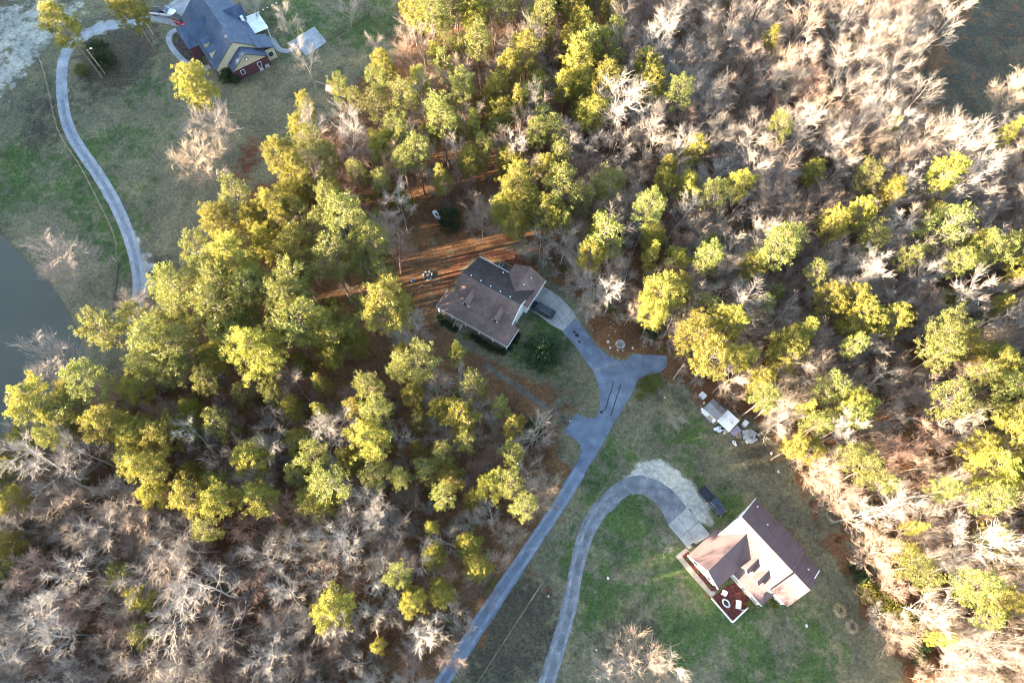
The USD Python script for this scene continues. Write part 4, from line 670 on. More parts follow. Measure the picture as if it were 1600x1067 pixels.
def ac_unit(px, py, rz, label, s=.8):
    t = thing('air_conditioner', label, 'air conditioner', (*G(px, py, .5), 0), rz)
    put('cabinet', MB().box((0, 0, .4), (s, s, .8), 0, .05).out(), grey_m, t); put('fan_grille', MB().bar((0, 0, .8), (0, 0, .83), s * .36, s * .36, 14).out(), black_m, t); put('pad', MB().box((0, 0, .0), (s + .2, s + .2, .08)).out(), conc_m, t)
ac_unit(783, 414.5, A.th, 'white air conditioner in the deck behind the brown-roofed house', .75)

# the mauve-roofed house
B = House('mauve_house', 'white house with mauve metal roof and two dormers at lower right', G(1030 + 620 / 4.741, 760 + 235 / 4.741, 7), -50)
BZ, BF, BR_ = 7.0, .78, .74
def seams(H, pts, step=0.55):
    """Standing seams down a slope given as top-left, top-right, bottom-right, bottom-left."""
    a, b, c, d = [np.array(p, float) for p in pts]; n = int(np.linalg.norm(b - a) / step); m = MB()
    for i in range(1, n):
        t = i / n; m.bar(a + (b - a) * t + [0, 0, .01], d + (c - d) * t + [0, 0, .01], .018, .018, 4)
    return m
def metal_slope(H, name, pts, mat=metal_mauve, step=.55):
    r = H.slab(name, pts, mat, .1); put('seams', seams(H, pts, step).out(), mat, r, kind='stuff')
bf = lambda y: BZ + BF * y
metal_slope(B, 'roof_slope', [(-.3, 0, BZ), (10.7, 0, BZ), (10.7, -4.85, bf(-4.85)), (-.3, -4.85, bf(-4.85))])
metal_slope(B, 'roof_slope', [(-.3, 0, BZ), (10.7, 0, BZ), (10.7, 5.45, BZ - BR_ * 5.45), (-.3, 5.45, BZ - BR_ * 5.45)])
metal_slope(B, 'roof_slope', [(10.75, .25, 6.25), (14.4, .25, 6.25), (14.4, -3.6, 3.6), (10.75, -3.6, 3.6)]); metal_slope(B, 'roof_slope', [(10.75, .25, 6.25), (14.4, .25, 6.25), (14.4, 4.95, 2.95), (10.75, 4.95, 2.95)])
metal_slope(B, 'garage_roof', [(2.15, -.9, 6.1), (2.15, -9.9, 6.1), (-1.25, -9.9, 3.05), (-1.25, -3.6, 3.05)]); metal_slope(B, 'garage_roof', [(2.15, -.9, 6.1), (2.15, -9.9, 6.1), (5.5, -9.9, 3.05), (5.5, -4.9, 3.05)])
pz = bf(-4.75)
metal_slope(B, 'porch_roof', [(5.5, -4.7, pz), (10.6, -4.7, pz), (11.9, -6.35, 2.75), (5.6, -6.35, 2.75)]); B.slab('porch_roof', [(10.6, -4.7, pz), (11.9, -3.4, 2.75), (11.9, -6.35, 2.75)], metal_mauve, .1)
put('ridge_cap', MB().bar((-.3, 0, BZ + .02), (10.7, 0, BZ + .02), .07, .07, 6).out(), metal_mauve, B.p); put('ridge_cap', MB().bar((2.15, -1, 6.13), (2.15, -9.9, 6.13), .07, .07, 6).out(), metal_mauve, B.p); put('ridge_cap', MB().bar((10.75, .25, 6.28), (14.4, .25, 6.28), .07, .07, 6).out(), metal_mauve, B.p)
B.gable('wall', 'x', .1, -4.4, 5.2, 0, 3.1, BZ - .2, white_wall, apex=0.0); B.gable('wall', 'x', 10.5, -4.4, 5.2, 0, 3.1, BZ - .2, white_wall, apex=0.0); B.gable('wall', 'x', 14.1, -3.3, 4.7, 0, 3.3, 6.05, white_wall, apex=.25)
B.box('wall', (5.3, 5.15, 1.5), (10.3, .14, 3.0), white_wall); B.box('wall', (8.0, -4.4, 1.6), (5.0, .14, 3.2), white_wall); B.box('wall', (12.3, -3.25, 1.7), (3.5, .14, 3.4), white_wall); B.box('wall', (12.3, 4.65, 1.4), (3.5, .14, 2.8), white_wall)
gw = B.gable('wall', 'y', -9.45, -.8, 5.1, 0, 3.1, 5.9, white_wall); B.box('wall', (-.8, -6.8, 1.5), (.14, 5.2, 3.0), white_wall); B.box('wall', (5.1, -7.0, 1.5), (.14, 4.9, 3.0), white_wall)
for x in (.6, 3.7): B.window('y', -9.45, x, 1.7, .8, 1.3, -1)
B.window('y', -9.45, 2.15, 4.2, .9, .9, -1)
for y, z in ((3.2, 1.6), (1.0, 1.6), (-1.6, 1.6), (-.2, 4.6)): B.window('x', .1, y, z, .9, 1.3, -1)
B.box('garage_door', (-.9, -6.9, 1.15), (.06, 3.6, 2.2), trim_white)
B.box('fascia', (2.15, -9.96, 3.0), (.01, .04, .02), trim_white)
for a, b in (((2.15, -9.95, 6.02), (-1.3, -9.95, 2.95)), ((2.15, -9.95, 6.02), (5.55, -9.95, 2.95)), ((-.36, 0, 6.93), (-.36, 5.45, 2.9)), ((-.36, 0, 6.93), (-.36, -4.0, 3.8))): put('rake_board', MB().bar(a, b, .075, .075, 4).out(), trim_white, B.p)
B.box('gutter', (8.6, -6.42, 2.72), (6.6, .1, .1), trim_white)
for x in (6.0, 8.0, 10.0, 11.6): B.box('porch_post', (x, -6.1, 1.35), (.15, .15, 2.7), trim_white)
B.box('porch_floor', (8.6, -5.3, .2), (6.4, 2.0, .4), conc_m)
for x in (5.5, 7.8): B.dormer(x, x + 1.2, -4.7, bf(-4.7), bf(-4.7) + 1.05, bf(-4.7) + 1.95, BF, BZ, metal_mauve, white_wall, white_wall, .2)
st = B.box('porch_steps', (5.75, -6.9, .12), (1.0, .5, .24), wood_dark)
for k in range(6): put('slat', MB().box((5.35 + .0, -5.2 - k * .32, 1.0), (.9, .06, .12)).out(), grey_m, st)
vents(B, None, [(.6, 4.2, 4.0), (3.5, 3.0, 4.9), (12.5, 2.9, 4.6)])
B.box('meter_box', (.0, 5.6, 1.0), (.3, .4, .6), white_m)

# the blue-roofed house
C = House('blue_roofed_house', 'large tan house with blue-grey roof and burgundy base at upper left', G(220 + 1030 / 7.259, 470 / 7.259, 8), -56.3)
CZ, CP = 8.0, .8
cz = lambda y: CZ - CP * abs(y)
C.slab('roof_slope', [(-18, 0, CZ), (.2, 0, CZ), (.2, -6.0, cz(6.0)), (-18, -6.0, cz(6.0))], shingle_blue, .16); C.slab('roof_slope', [(-18, 0, CZ), (.2, 0, CZ), (.2, 5.8, cz(5.8)), (-18, 5.8, cz(5.8))], shingle_blue, .16)
C.slab('wing_roof', [(-11.3, -1.3, 6.8), (-11.3, -8.4, 6.8), (-8.3, -8.4, 3.3), (-8.3, -5.8, 3.3)], shingle_blue, .16); C.slab('wing_roof', [(-11.3, -1.3, 6.8), (-11.3, -8.4, 6.8), (-14.3, -8.4, 3.3), (-14.3, -5.8, 3.3)], shingle_blue, .16)
C.slab('garage_roof', [(-.1, .9, 6.05), (2.55, .9, 6.05), (2.55, -3.05, 3.1), (-.1, -3.05, 3.1)], shingle_blue, .16); C.slab('garage_roof', [(-1.5, .9, 6.05), (2.55, .9, 6.05), (2.55, 5.5, 2.95), (-1.5, 5.5, 2.95)], shingle_blue, .16)
C.slab('cross_gable_roof', [(-11.0, 2.2, 6.3), (-11.0, 6.4, 6.3), (-9.2, 6.4, 4.2), (-9.2, 4.3, 4.2)], shingle_blue, .14); C.slab('cross_gable_roof', [(-11.0, 2.2, 6.3), (-11.0, 6.4, 6.3), (-12.8, 6.4, 4.2), (-12.8, 4.3, 4.2)], shingle_blue, .14)
C.slab('bay_roof', [(-3.2, 4.2, 4.75), (1.2, 4.2, 4.75), (1.2, 7.7, 3.2), (-3.2, 7.7, 3.2)], shingle_blue, .14)
mp = [(-10.3, 5.6, 3.1), (-4.7, 5.6, 3.1), (-5.0, 9.2, 2.7), (-10.6, 9.2, 2.7)]
metal_slope(C, 'metal_porch_roof', mp, metal_white, .5)
for x in (-10.3, -7.7, -5.2): C.box('porch_post', (x, 8.9, 1.3), (.15, .15, 2.6), trim_white)
C.gable('wall', 'x', 0, -5.6, 5.4, 0, 3.4, CZ - .25, tan_wall); C.gable('wall', 'x', -17.8, -5.6, 5.4, 0, 3.4, CZ - .25, tan_wall); C.box('wall', (-8.9, -5.6, 1.6), (17.6, .16, 3.2), burgundy); C.box('wall', (-8.9, 5.4, 1.6), (17.6, .16, 3.2), burgundy)
C.gable('wall', 'y', -8.1, -13.9, -8.7, 0, 3.1, 6.5, burgundy); C.box('wall', (-13.9, -6.9, 1.5), (.16, 2.4, 3.0), burgundy); C.box('wall', (-8.7, -6.9, 1.5), (.16, 2.4, 3.0), burgundy)
C.box('wall', (2.2, 1.2, 1.4), (.18, 8.2, 2.8), burgundy); tg = C.gable('gable', 'x', 2.2, -2.9, 5.3, 2.8, 3.0, 5.9, tan_wall, apex=.9); C.box('gable_vent', (2.32, .9, 4.4), (.08, .7, .8), wood_dark); C.box('vent_louvre', (2.37, .9, 4.4), (.05, .45, .55), trim_white)
C.box('wall', (1.1, -2.85, 1.5), (2.2, .16, 3.0), burgundy); C.box('wall', (1.1, 5.3, 1.4), (2.2, .16, 2.8), burgundy)
for y in (-1.0, 3.0): C.window('x', 2.2, y, 1.7, .9, 1.2, 1)
C.gable('wall', 'y', 6.2, -12.6, -9.4, 0, 4.2, 6.1, tan_wall); C.box('wall', (.95, 5.9, 1.5), (.16, 3.2, 3.0), tan_wall); C.box('wall', (-1.1, 7.45, 1.5), (4.2, .16, 3.0), tan_wall); C.window('x', .95, 6.4, 1.6, 1.2, 1.4, 1)
for a, b in (((.26, 0, CZ - .02), (.26, -6, cz(6) - .02)), ((.26, 0, CZ - .02), (.26, 5.8, cz(5.8) - .02)), ((2.62, .9, 6.0), (2.62, -3.05, 3.05)), ((2.62, .9, 6.0), (2.62, 5.5, 2.9))): put('rake_board', MB().bar(a, b, .09, .09, 4).out(), black_m, C.p)
for x in (-7.15, -4.2): C.dormer(x, x + 1.5, -5.15, cz(5.15), cz(5.15) + 1.5, cz(5.15) + 2.3, CP, CZ, shingle_blue, tan_wall, tan_wall, .15)
C.box('chimney', (-8.8, 5.2, 4.2), (.65, .65, 1.4), white_wall); C.box('front_door', (-7.4, -5.72, 1.1), (1.0, .06, 2.1), wood_dark)
ac_unit(407.5, 106, C.th, 'left one of the two air conditioners beside the burgundy wall'); ac_unit(416, 100.5, C.th, 'right one of the two air conditioners beside the burgundy wall', .95)

# the shed and what is piled round it
def sp(x, y): return (1070 + x / 10.667, 600 + y / 10.667)
SH = House('shed', 'small white shed with half grey and half white roof by the wood', G(*sp(415, 310), 3.1), math.degrees(math.atan2(*(G(*sp(635, 510), 3.1) - G(*sp(415, 310), 3.1))[::-1])), 'shed')
L = float(np.hypot(*(G(*sp(635, 510), 3.1) - G(*sp(415, 310), 3.1))))
SH.slab('roof_slope', [(-.1, 0, 3.1), (L, 0, 3.1), (L, 1.3, 2.45), (-.1, 1.3, 2.45)], shingle_grey, .07); SH.slab('roof_slope', [(-.1, 0, 3.1), (L, 0, 3.1), (L, -1.35, 2.42), (-.1, -1.35, 2.42)], shingle_grey, .07)
w4 = [SH.local(*sp(x, y), 2.7) for x, y in ((550, 600), (715, 440), (920, 640), (750, 805))]
metal_slope(SH, 'lean_to_roof', [(L + .02, 1.45, 2.75), (L + 2.75, 1.45, 2.75), (L + 2.75, -1.4, 2.6), (L + .02, -1.4, 2.6)], metal_white, .35)
SH.box('wall', (L / 2, -1.2, 1.2), (L - .2, .1, 2.3), white_wall); SH.box('wall', (L / 2, 1.15, 1.2), (L - .2, .1, 2.3), white_wall); SH.gable('wall', 'x', .08, -1.2, 1.2, 0, 2.35, 2.95, white_wall, th=.1); SH.gable('wall', 'x', L - .12, -1.2, 1.2, 0, 2.35, 2.95, white_wall, th=.1)
SH.box('door', (L * .62, -1.28, 1.0), (.9, .06, 1.9), wood_tan)
for x in (L + 2.6, L + .2):
    for y in (-1.25, 1.3): SH.box('post', (x, y, 1.28), (.1, .1, 2.56), wood_tan)
SH.box('eave_box', (-.1, -1.5, 2.1), (.5, .35, .35), white_m)
def world(x, y): return G(*sp(x, y))
sth = SH.th
def simple(name, label, cat, x, y, parts, rz=sth, group=None, z=0):
    t = thing(name, label, cat, (*world(x, y), z), rz, group)
    for nm, mb, mat in parts: put(nm, mb.out() if isinstance(mb, MB) else mb, mat, t)
    return t
simple('chest_freezer', 'pale blue-grey chest freezer standing left of the shed', 'freezer', 283, 208, [('cabinet', MB().box((0, 0, .42), (1.15, .95, .84), 0, .04), grey_m), ('lid', MB().box((0, 0, .89), (1.2, 1.0, .1), 0, .03), metal_white), ('handle', MB().box((0, -.53, .82), (.3, .05, .05)), black_m)])
simple('bucket', 'white bucket on the ground left of the shed', 'bucket', 315, 320, [('pail', MB().bar((0, 0, 0), (0, 0, .36), .13, .16, 12), white_m), ('handle', MB().bar((-.16, 0, .36), (.16, 0, .38), .01), grey_m)])
simple('paint_can', 'small rusty can beside the white bucket', 'can', 262, 372, [('can', MB().bar((0, 0, 0), (0, 0, .25), .1, .1, 10), wood_tan), ('lid', MB().bar((0, 0, .25), (0, 0, .27), .105, .105, 10), grey_m)])
dh = simple('folding_table', 'grey ribbed table in front of the white shed wall', 'table', 400, 588, [('top', MB().box((0, 0, .7), (1.35, .85, .05), 0, .015), grey_m), ('leg', MB().box((-.55, -.35, .34), (.05, .05, .68)), grey_m), ('leg', MB().box((.55, -.35, .34), (.05, .05, .68)), grey_m), ('leg', MB().box((-.55, .35, .34), (.05, .05, .68)), grey_m), ('leg', MB().box((.55, .35, .34), (.05, .05, .68)), grey_m)])
for k in range(5): put('rib', MB().box((-.5 + k * .25, 0, .735), (.04, .8, .03)).out(), grey_m, dh)
mw = thing('riding_mower', 'white and black riding mower parked below the white lean-to roof', 'lawn mower', (*world(565, 755), 0), sth + PI + .9)
put('hood', MB().mesh(trimesh.convex.convex_hull(np.array([(.2, -.28, .35), (.2, .28, .35), (1.0, -.25, .35), (1.0, .25, .35), (.25, -.25, .85), (.25, .25, .85), (.95, -.2, .7), (.95, .2, .7)]))).out(), white_m, mw); put('deck', MB().bar((.0, 0, .12), (0, 0, .26), .58, .5, 14).out(), metal_white, mw)
st_ = put('seat', MB().box((-.45, 0, .62), (.42, .45, .12), 0, .04).box((-.66, 0, .85), (.1, .45, .42), 0, .04).out(), black_m, mw); put('fender', MB().box((-.5, 0, .45), (.7, .95, .2), 0, .06).out(), metal_white, mw); put('steering_wheel', MB().mesh(trimesh.creation.torus(.16, .02, major_sections=14, minor_sections=5).apply_translation([.05, 0, .95])).bar((.15, 0, .7), (.05, 0, .95), .02).out(), black_m, mw)
for x, y, r in ((.8, -.42, .2), (.8, .42, .2), (-.55, -.45, .28), (-.55, .45, .28)): put('wheel', MB().bar((x, y - .1, r), (x, y + .1, r), r, r, 14).out(), black_m, mw)
simple('plank', 'white plank lying beside the riding mower', 'plank', 668, 795, [('board', MB().box((0, 0, .06), (.95, .2, .1), 0, .01), white_m), ('cleat', MB().box((.3, 0, .13), (.08, .2, .05)), wood_tan)], sth + PI / 2 + .2)
simple('cabinet', 'grey metal cabinet at the right corner of the lean-to', 'cabinet', 985, 672, [('body', MB().box((0, 0, .5), (.95, .8, 1.0), 0, .02), grey_m), ('top', MB().box((0, 0, 1.02), (1.0, .85, .05), 0, .01), metal_white), ('door', MB().box((0, -.42, .5), (.8, .03, .85)), metal_white)], sth + PI / 2 + .1)
cr_ = simple('wooden_crate', 'square wooden crate in front of the rubble pile', 'crate', 890, 865, [('floor', MB().box((0, 0, .05), (.8, .8, .06)), wood_tan)], .05)
for k in range(4):
    a = k * PI / 2; put('side', MB().box((0, .4, .3), (.86, .05, .5), 0, .0).out() if k == 0 else (rot(MB().box((0, .4, .3), (.76 if k % 2 else .86, .05, .5)).out()[0], a), MB().box((0, .4, .3), (.8, .05, .5)).out()[1]), wood_tan, cr_)
for k in range(3): put('slat', MB().box((-.22 + k * .22, 0, .5), (.1, .74, .03)).out(), wood_tan, cr_)
tp_ = np.random.default_rng(4); gx, gy = np.meshgrid(np.linspace(-.95, .95, 18), np.linspace(-.6, .6, 12)); tz = .12 + .35 * meshkit.fbm(np.stack([gx * 2.2, gy * 2.2, gx * 0], -1), 3, 5)
idt = np.arange(gx.size).reshape(gx.shape); tq = np.stack([idt[:-1, :-1], idt[:-1, 1:], idt[1:, 1:], idt[1:, :-1]], -1).reshape(-1, 4)
t = thing('tarpaulin', 'rumpled violet-grey tarpaulin below the edge of the lean-to', 'tarpaulin', (*world(840, 790), 0), sth + PI / 2 - .1); put('sheet', (np.stack([gx, gy, tz], -1).reshape(-1, 3), tq), plain('tarp', (.25, .24, .32), .5), t, True); put('cord', MB().bar((-.9, -.58, .3), (.9, -.55, .33), .012).out(), white_m, t)
simple('old_sink', 'white oval basin lying on the grass below the crate', 'basin', 820, 975, [('bowl', MB().mesh(trimesh.creation.torus(.3, .1, major_sections=18, minor_sections=8).apply_scale([1, .72, 1]).apply_translation([0, 0, .12])), white_m), ('pedestal', MB().box((.5, 0, .1), (.35, .3, .18), 0, .05), white_m)], -PI / 3)
stone_m = noisy('rubble_stone', (.20, .19, .185), (.46, .45, .44), 2, .9, .02, random=.2)
rock_white = noisy('white_rock', (.42, .41, .39), (.62, .61, .58), 3, .9, .02)
rp = thing('rubble_pile', 'heap of broken pale concrete and stones right of the shed', 'rubble', (*world(1075, 880), 0), sth)
rr_ = np.random.default_rng(8)
def stone(r, rng, flat=.6):
    m = trimesh.creation.icosphere(1, 1.0); v = np.array(m.vertices); v *= (0.72 + 0.5 * rng.random((len(v), 1))) * r * np.array([1 + .4 * rng.random(), 1, flat]); return rot(v, rng.random() * 6), m.faces
for k in range(70):
    a, q = rr_.random() * 6.28, math.sqrt(rr_.random()); v, f = stone(.12 + .2 * rr_.random(), rr_, .45); put('stone', (v + [1.35 * q * math.cos(a), 1.1 * q * math.sin(a), .08 + .35 * (1 - q)], f), stone_m, rp)
simple('metal_pipe', 'white pipe along the right edge of the rubble pile', 'pipe', 1180, 815, [('tube', MB().bar((-.75, 0, .08), (.75, 0, .12), .045, .045, 8), white_m), ('collar', MB().bar((.68, 0, .12), (.78, 0, .12), .07, .07, 8), grey_m)], sth)
simple('ladder', 'long dark ladder leaning on the ground behind the lean-to', 'ladder', 870, 520, [('rail', MB().bar((-1.1, -.18, .1), (1.1, -.18, .35), .03), grey_m), ('rail', MB().bar((-1.1, .18, .1), (1.1, .18, .35), .03), grey_m)] + [('rung', MB().bar((-.95 + .32 * k, -.18, .117 + .036 * k), (-.95 + .32 * k, .18, .117 + .036 * k), .015), grey_m) for k in range(7)], sth - .35)
simple('fallen_log', 'pale fallen log in the wood right of the shed', 'log', 1255, 340, [('trunk', MB().bar((-1.6, 0, .25), (1.6, 0, .3), .1, .06, 8), bark_pale), ('branch', MB().bar((.5, 0, .28), (1.1, .5, .4), .04, .02, 5), bark_pale)], .55)

# ------------------------------------------------------------ vehicles
def paint(name, c, rough=.25): return plain(name, c, rough, coat_weight=.6, coat_roughness=.08, specular_ior_level=.5)
tyre_m = plain('tyre', (.018, .018, .018), .85); rim_m = plain('rim', (.45, .46, .47), .3, metallic=.8); lamp_m = plain('headlamp', (.7, .72, .75), .15); tail_m = plain('tail_lamp', (.25, .02, .02), .25)
def loft(secs):
    """Sections (x, half width bottom, half width top, z bottom, z top), joined front to back, edges rounded."""
    m = MB(); rings = []
    for x, wb, wt, zb_, zt_ in secs:
        r = min(.09, (zt_ - zb_) * .3)
        rings.append([(x, -wb, zb_ + r), (x, -wb + r, zb_), (x, wb - r, zb_), (x, wb, zb_ + r), (x, wt + (wb - wt) * .15, zt_ - r), (x, wt - r, zt_), (x, -wt + r, zt_), (x, -wt - (wb - wt) * .15, zt_ - r)])
    v = np.array(rings).reshape(-1, 3); n = 8; f = []
    for i in range(len(secs) - 1):
        for j in range(n):
            k = (j + 1) % n; f += [[i * n + j, i * n + k, (i + 1) * n + k], [i * n + j, (i + 1) * n + k, (i + 1) * n + j]]
    e = (len(secs) - 1) * n; f += [[0, j + 1, j] for j in range(1, n - 1)] + [[e, e + j, e + j + 1] for j in range(1, n - 1)]
    return (v, np.array(f)[:, ::-1])
def vehicle(name, label, cat, px, py, ang, pm, roofm, kind, scale=1.0, bedm=None):
    t = thing(name, label, cat, (*G(px, py, .9), .045), ang)
    S = scale; L = 2.45 * S if kind == 'suv' else 2.85 * S if kind == 'pickup' else 2.0 * S; W = .96
    if kind == 'pickup':
        put('body', loft([(-.35, W, W - .02, .42, 1.08), (.9, W, W - .03, .4, 1.1), (1.05, W, W - .05, .4, 1.12), (L - .45, W - .02, W - .12, .42, 1.08), (L - .08, W - .1, W - .22, .45, .98), (L, W - .2, W - .3, .5, .85)]), pm, t)
        bed = put('bed', MB().box((-L / 2 - .35, 0, .62), (L - .35 - .02, 1.72, .06)).box((-L / 2 - .35, .90, .82), (L - .37, .12, .48), 0, .03).box((-L / 2 - .35, -.90, .82), (L - .37, .12, .48), 0, .03).box((-L - .12, 0, .82), (.08, 1.7, .46), 0, .02).out(), pm, t)
        if bedm: put('bed_cover', MB().box((-L / 2 - .37, 0, 1.08), (L - .6, 1.7, .06), 0, .02).out(), bedm, t)
        else: put('bed_liner', MB().box((-L / 2 - .35, 0, .66), (L - .5, 1.66, .03)).out(), black_m, t)
        cab, x0, x1 = loft([(-.38, .88, .72, 1.04, 1.78), (1.35, .88, .70, 1.05, 1.12)]), -.38, 1.35
        cabin = [(-.38, .88, .70, 1.05, 1.72), (-.3, .9, .72, 1.05, 1.84), (.75, .9, .72, 1.05, 1.84), (1.45, .9, .76, 1.05, 1.16)]; roofb = ((.2, 0, 1.85), (1.05, 1.40, .06)); wx = (L - .75, -L / 2 - .75); zc = (1.05, 1.84)
    elif kind == 'suv':
        put('body', loft([(-L, W - .14, W - .2, .5, .95), (-L + .12, W - .04, W - .08, .4, 1.08), (-.2, W, W - .03, .36, 1.05), (1.1, W, W - .06, .36, 1.06), (L - .4, W - .04, W - .14, .38, 1.0), (L - .06, W - .16, W - .26, .42, .86), (L, W - .28, W - .36, .48, .76)]), pm, t)
        cabin = [(-L + .1, .84, .70, 1.0, 1.2), (-L + .42, .88, .70, 1.0, 1.66), (.35, .88, .70, 1.02, 1.72), (1.25, .9, .76, 1.02, 1.1)]; roofb = ((-.85, 0, 1.71), (2.35, 1.36, .06)); wx = (L - .85, -L + .9); zc = (1.0, 1.7)
    else:
        put('body', loft([(-L, W - .16, W - .18, .5, 1.0), (-.1, W - .14, W - .16, .45, 1.02), (.7, W - .14, W - .18, .45, 1.05), (L - .1, W - .2, W - .3, .5, 1.02), (L, W - .24, W - .34, .55, .95)]), pm, t)
        cabin = [(-L + .05, .74, .66, 1.0, 1.78), (.45, .74, .66, 1.0, 1.78), (.75, .76, .70, 1.02, 1.1)]; roofb = ((-.75, 0, 1.80), (2.3, 1.36, .07)); wx = (L - .6, -L + .75); zc = (1., 1.8)
        for sg in (-1, 1):
            for x in wx: put('fender', MB().box((x, sg * .85, .82), (.9, .26, .1), 0, .04).out(), black_m, t)
    put('windows', loft(cabin), glass_dark, t); put('roof', MB().box(roofb[0], roofb[1], 0, .03).out(), roofm, t)
    hx = roofb[0][0] + roofb[1][0] / 2
    for sg in (-1, 1):
        put('windscreen_pillar', MB().bar((hx, sg * .66, zc[1]), (cabin[-1][0] - .05, sg * .8, zc[0] + .06), .045, .045, 5).out(), pm, t)
        put('headlight', MB().box((L - .06, sg * (W - .34), .78), (.14, .3, .16), 0, .03).out(), lamp_m, t); put('tail_light', MB().box((-L + .0 - (.12 if kind == 'pickup' else 0), sg * (W - .2), .9), (.1, .14, .3), 0, .02).out(), tail_m, t); put('mirror', MB().box((cabin[-1][0] - .35, sg * (W + .12), 1.12), (.16, .22, .16), 0, .04).out(), pm if kind != 'jeep' else black_m, t)
        for x in wx:
            w = put('wheel', MB().bar((x, sg * (W - .24), .37), (x, sg * (W + .0), .37), .37, .37, 18).out(), tyre_m, t); put('rim', MB().bar((x, sg * (W - .02), .37), (x, sg * (W + .015), .37), .23, .23, 10).out(), rim_m, w)
    put('bumper', MB().box((L - .02, 0, .5), (.16, 1.5, .2), 0, .05).out(), black_m if kind != 'suv' else pm, t); put('bumper', MB().box((-L - (.14 if kind == 'pickup' else -.02), 0, .52), (.16, 1.5, .2), 0, .05).out(), black_m if kind != 'suv' else pm, t)
    return t
black_p, white_p, red_p, dark_p = paint('black_paint', (.012, .013, .016)), paint('white_paint', (.62, .64, .62)), paint('red_paint', (.45, .015, .06)), paint('dark_blue_paint', (.016, .02, .03))
def ang(a, b, z=.9): d = G(*b, z) - G(*a, z); return math.atan2(d[1], d[0])
vehicle('car', 'black sport utility car parked on the concrete pad by the brown-roofed house', 'car', 847, 483, ang((862, 491), (832, 475)), black_p, black_p, 'suv')
vehicle('pickup_truck', 'black pickup parked on grass beside the gravel near the mauve-roofed house', 'pickup truck', 1114, 783.5, ang((1098, 766), (1130, 802)), dark_p, dark_p, 'pickup', .92)
vehicle('pickup_truck', 'white pickup with dark bed cover parked left of the blue-roofed house', 'pickup truck', 254, 18, ang((234, 16), (273, 20)), white_p, wood_dark, 'pickup', 1.0, black_m)
vehicle('jeep', 'red open car with black top between white pickup and blue-roofed house', 'car', 283, 33.5, ang((275, 29), (292, 38)), red_p, black_m, 'jeep')

# ------------------------------------------------------------ yard things
def bush(key, px, py, rpx, label, name='shrub', cat='shrub', group=None, hs=1.0, z=.5):
    path, h, r = PROTO[key]; s = rpx * PXM(px, py, z) / (r * 1.1); x, y = G(px, py, z)
    t = UsdGeom.Xform.Define(stage, numbered('/World/' + name)); t.GetPrim().GetReferences().AddInternalReference(path)
    t.AddTranslateOp().Set((float(x), float(y), gz(x, y) - .03)); t.AddRotateZOp().Set((px * 37 + py * 11) % 360); t.AddScaleOp().Set((s, s, s * hs)); t.GetPrim().SetInstanceable(True); tag(t, label, cat, group)
for i, (px, py, r) in enumerate([(687, 496, 6), (694, 503, 7), (703, 510, 7), (711, 514, 6), (739, 525, 6), (747, 531, 7), (756, 537, 7), (766, 543, 7), (776, 547, 7), (785, 550, 7), (796, 543, 6), (804, 533, 6), (809, 524, 6)]):
    bush('bush_green', px, py, r, f'dark shrub along the porch of the brown-roofed house, {["leftmost", "second", "third", "fourth", "fifth", "sixth", "seventh", "eighth", "ninth", "tenth", "eleventh", "twelfth", "last"][i]} from the left', group='shrubs round the brown-roofed house')
bush('bush_olive', 727, 526, 6, 'yellow-green shrub beside the porch steps of the brown-roofed house')
bush('holly', 703, 345, 21, 'dark evergreen tree beside the white tub above the brown-roofed house', 'evergreen_tree', 'tree', z=2.5); bush('cedar', 846, 551, 38, 'dark conifer standing on the lawn between brown-roofed house and asphalt', 'evergreen_tree', 'tree', z=2.5, hs=.62)
bush('bush_rust', 849, 712, 13, 'rust-brown leafy tree left of the asphalt drive', 'russet_tree', 'tree', hs=1.6); bush('holly', 832, 672, 20, 'dark evergreen tree above the rust-brown tree', 'evergreen_tree', 'tree', z=2.5); bush('holly', 1015, 518, 17, 'dark evergreen between stone ring and the big pine', 'evergreen_tree', 'tree', z=2)
bush('holly', 165, 95, 22, 'dark evergreen clump under the pole beside the concrete driveway', 'evergreen_tree', 'tree', z=1.5); bush('bush_olive', 130, 112, 12, 'olive shrub under the leaning pine beside the concrete driveway'); bush('holly', 352, 117, 14, 'dark evergreen shrub against the lower corner of the blue-roofed house', z=1.5, hs=.7); bush('holly', 368, 124, 8, 'small dark shrub at the end of the burgundy wall', z=1)
for i, (px, py, r) in enumerate([(1172, 945, 7), (1205, 930, 8), (1218, 938, 9), (1208, 945, 7)]): bush('bush_olive', px, py, r, 'olive shrub by the porch of the mauve-roofed house, ' + ['left of the porch corner', 'nearest its right end wall', 'rightmost of the group', 'lowest of the group'][i], group='shrubs round the mauve-roofed house')
for i, (px, py, r, k) in enumerate([(1350, 905, 16, 'holly'), (1358, 925, 18, 'bush_bright'), (1376, 940, 19, 'bush_bright'), (1396, 955, 19, 'bush_bright'), (1412, 968, 20, 'bush_bright'), (1425, 985, 18, 'holly'), (1436, 1005, 19, 'holly'), (1438, 1028, 16, 'holly'), (1338, 885, 10, 'holly')]):
    bush(k, px, py, r, f'{"dark" if k == "holly" else "sunlit yellow-green"} evergreen shrub in the row along the lower right lawn, {["second", "third", "fourth", "fifth", "sixth", "seventh", "eighth", "ninth", "first"][i]} from the top', 'evergreen_shrub', 'shrub', 'evergreen row along the lower right lawn', z=1.5, hs=.8 if k == 'holly' else 1.7)
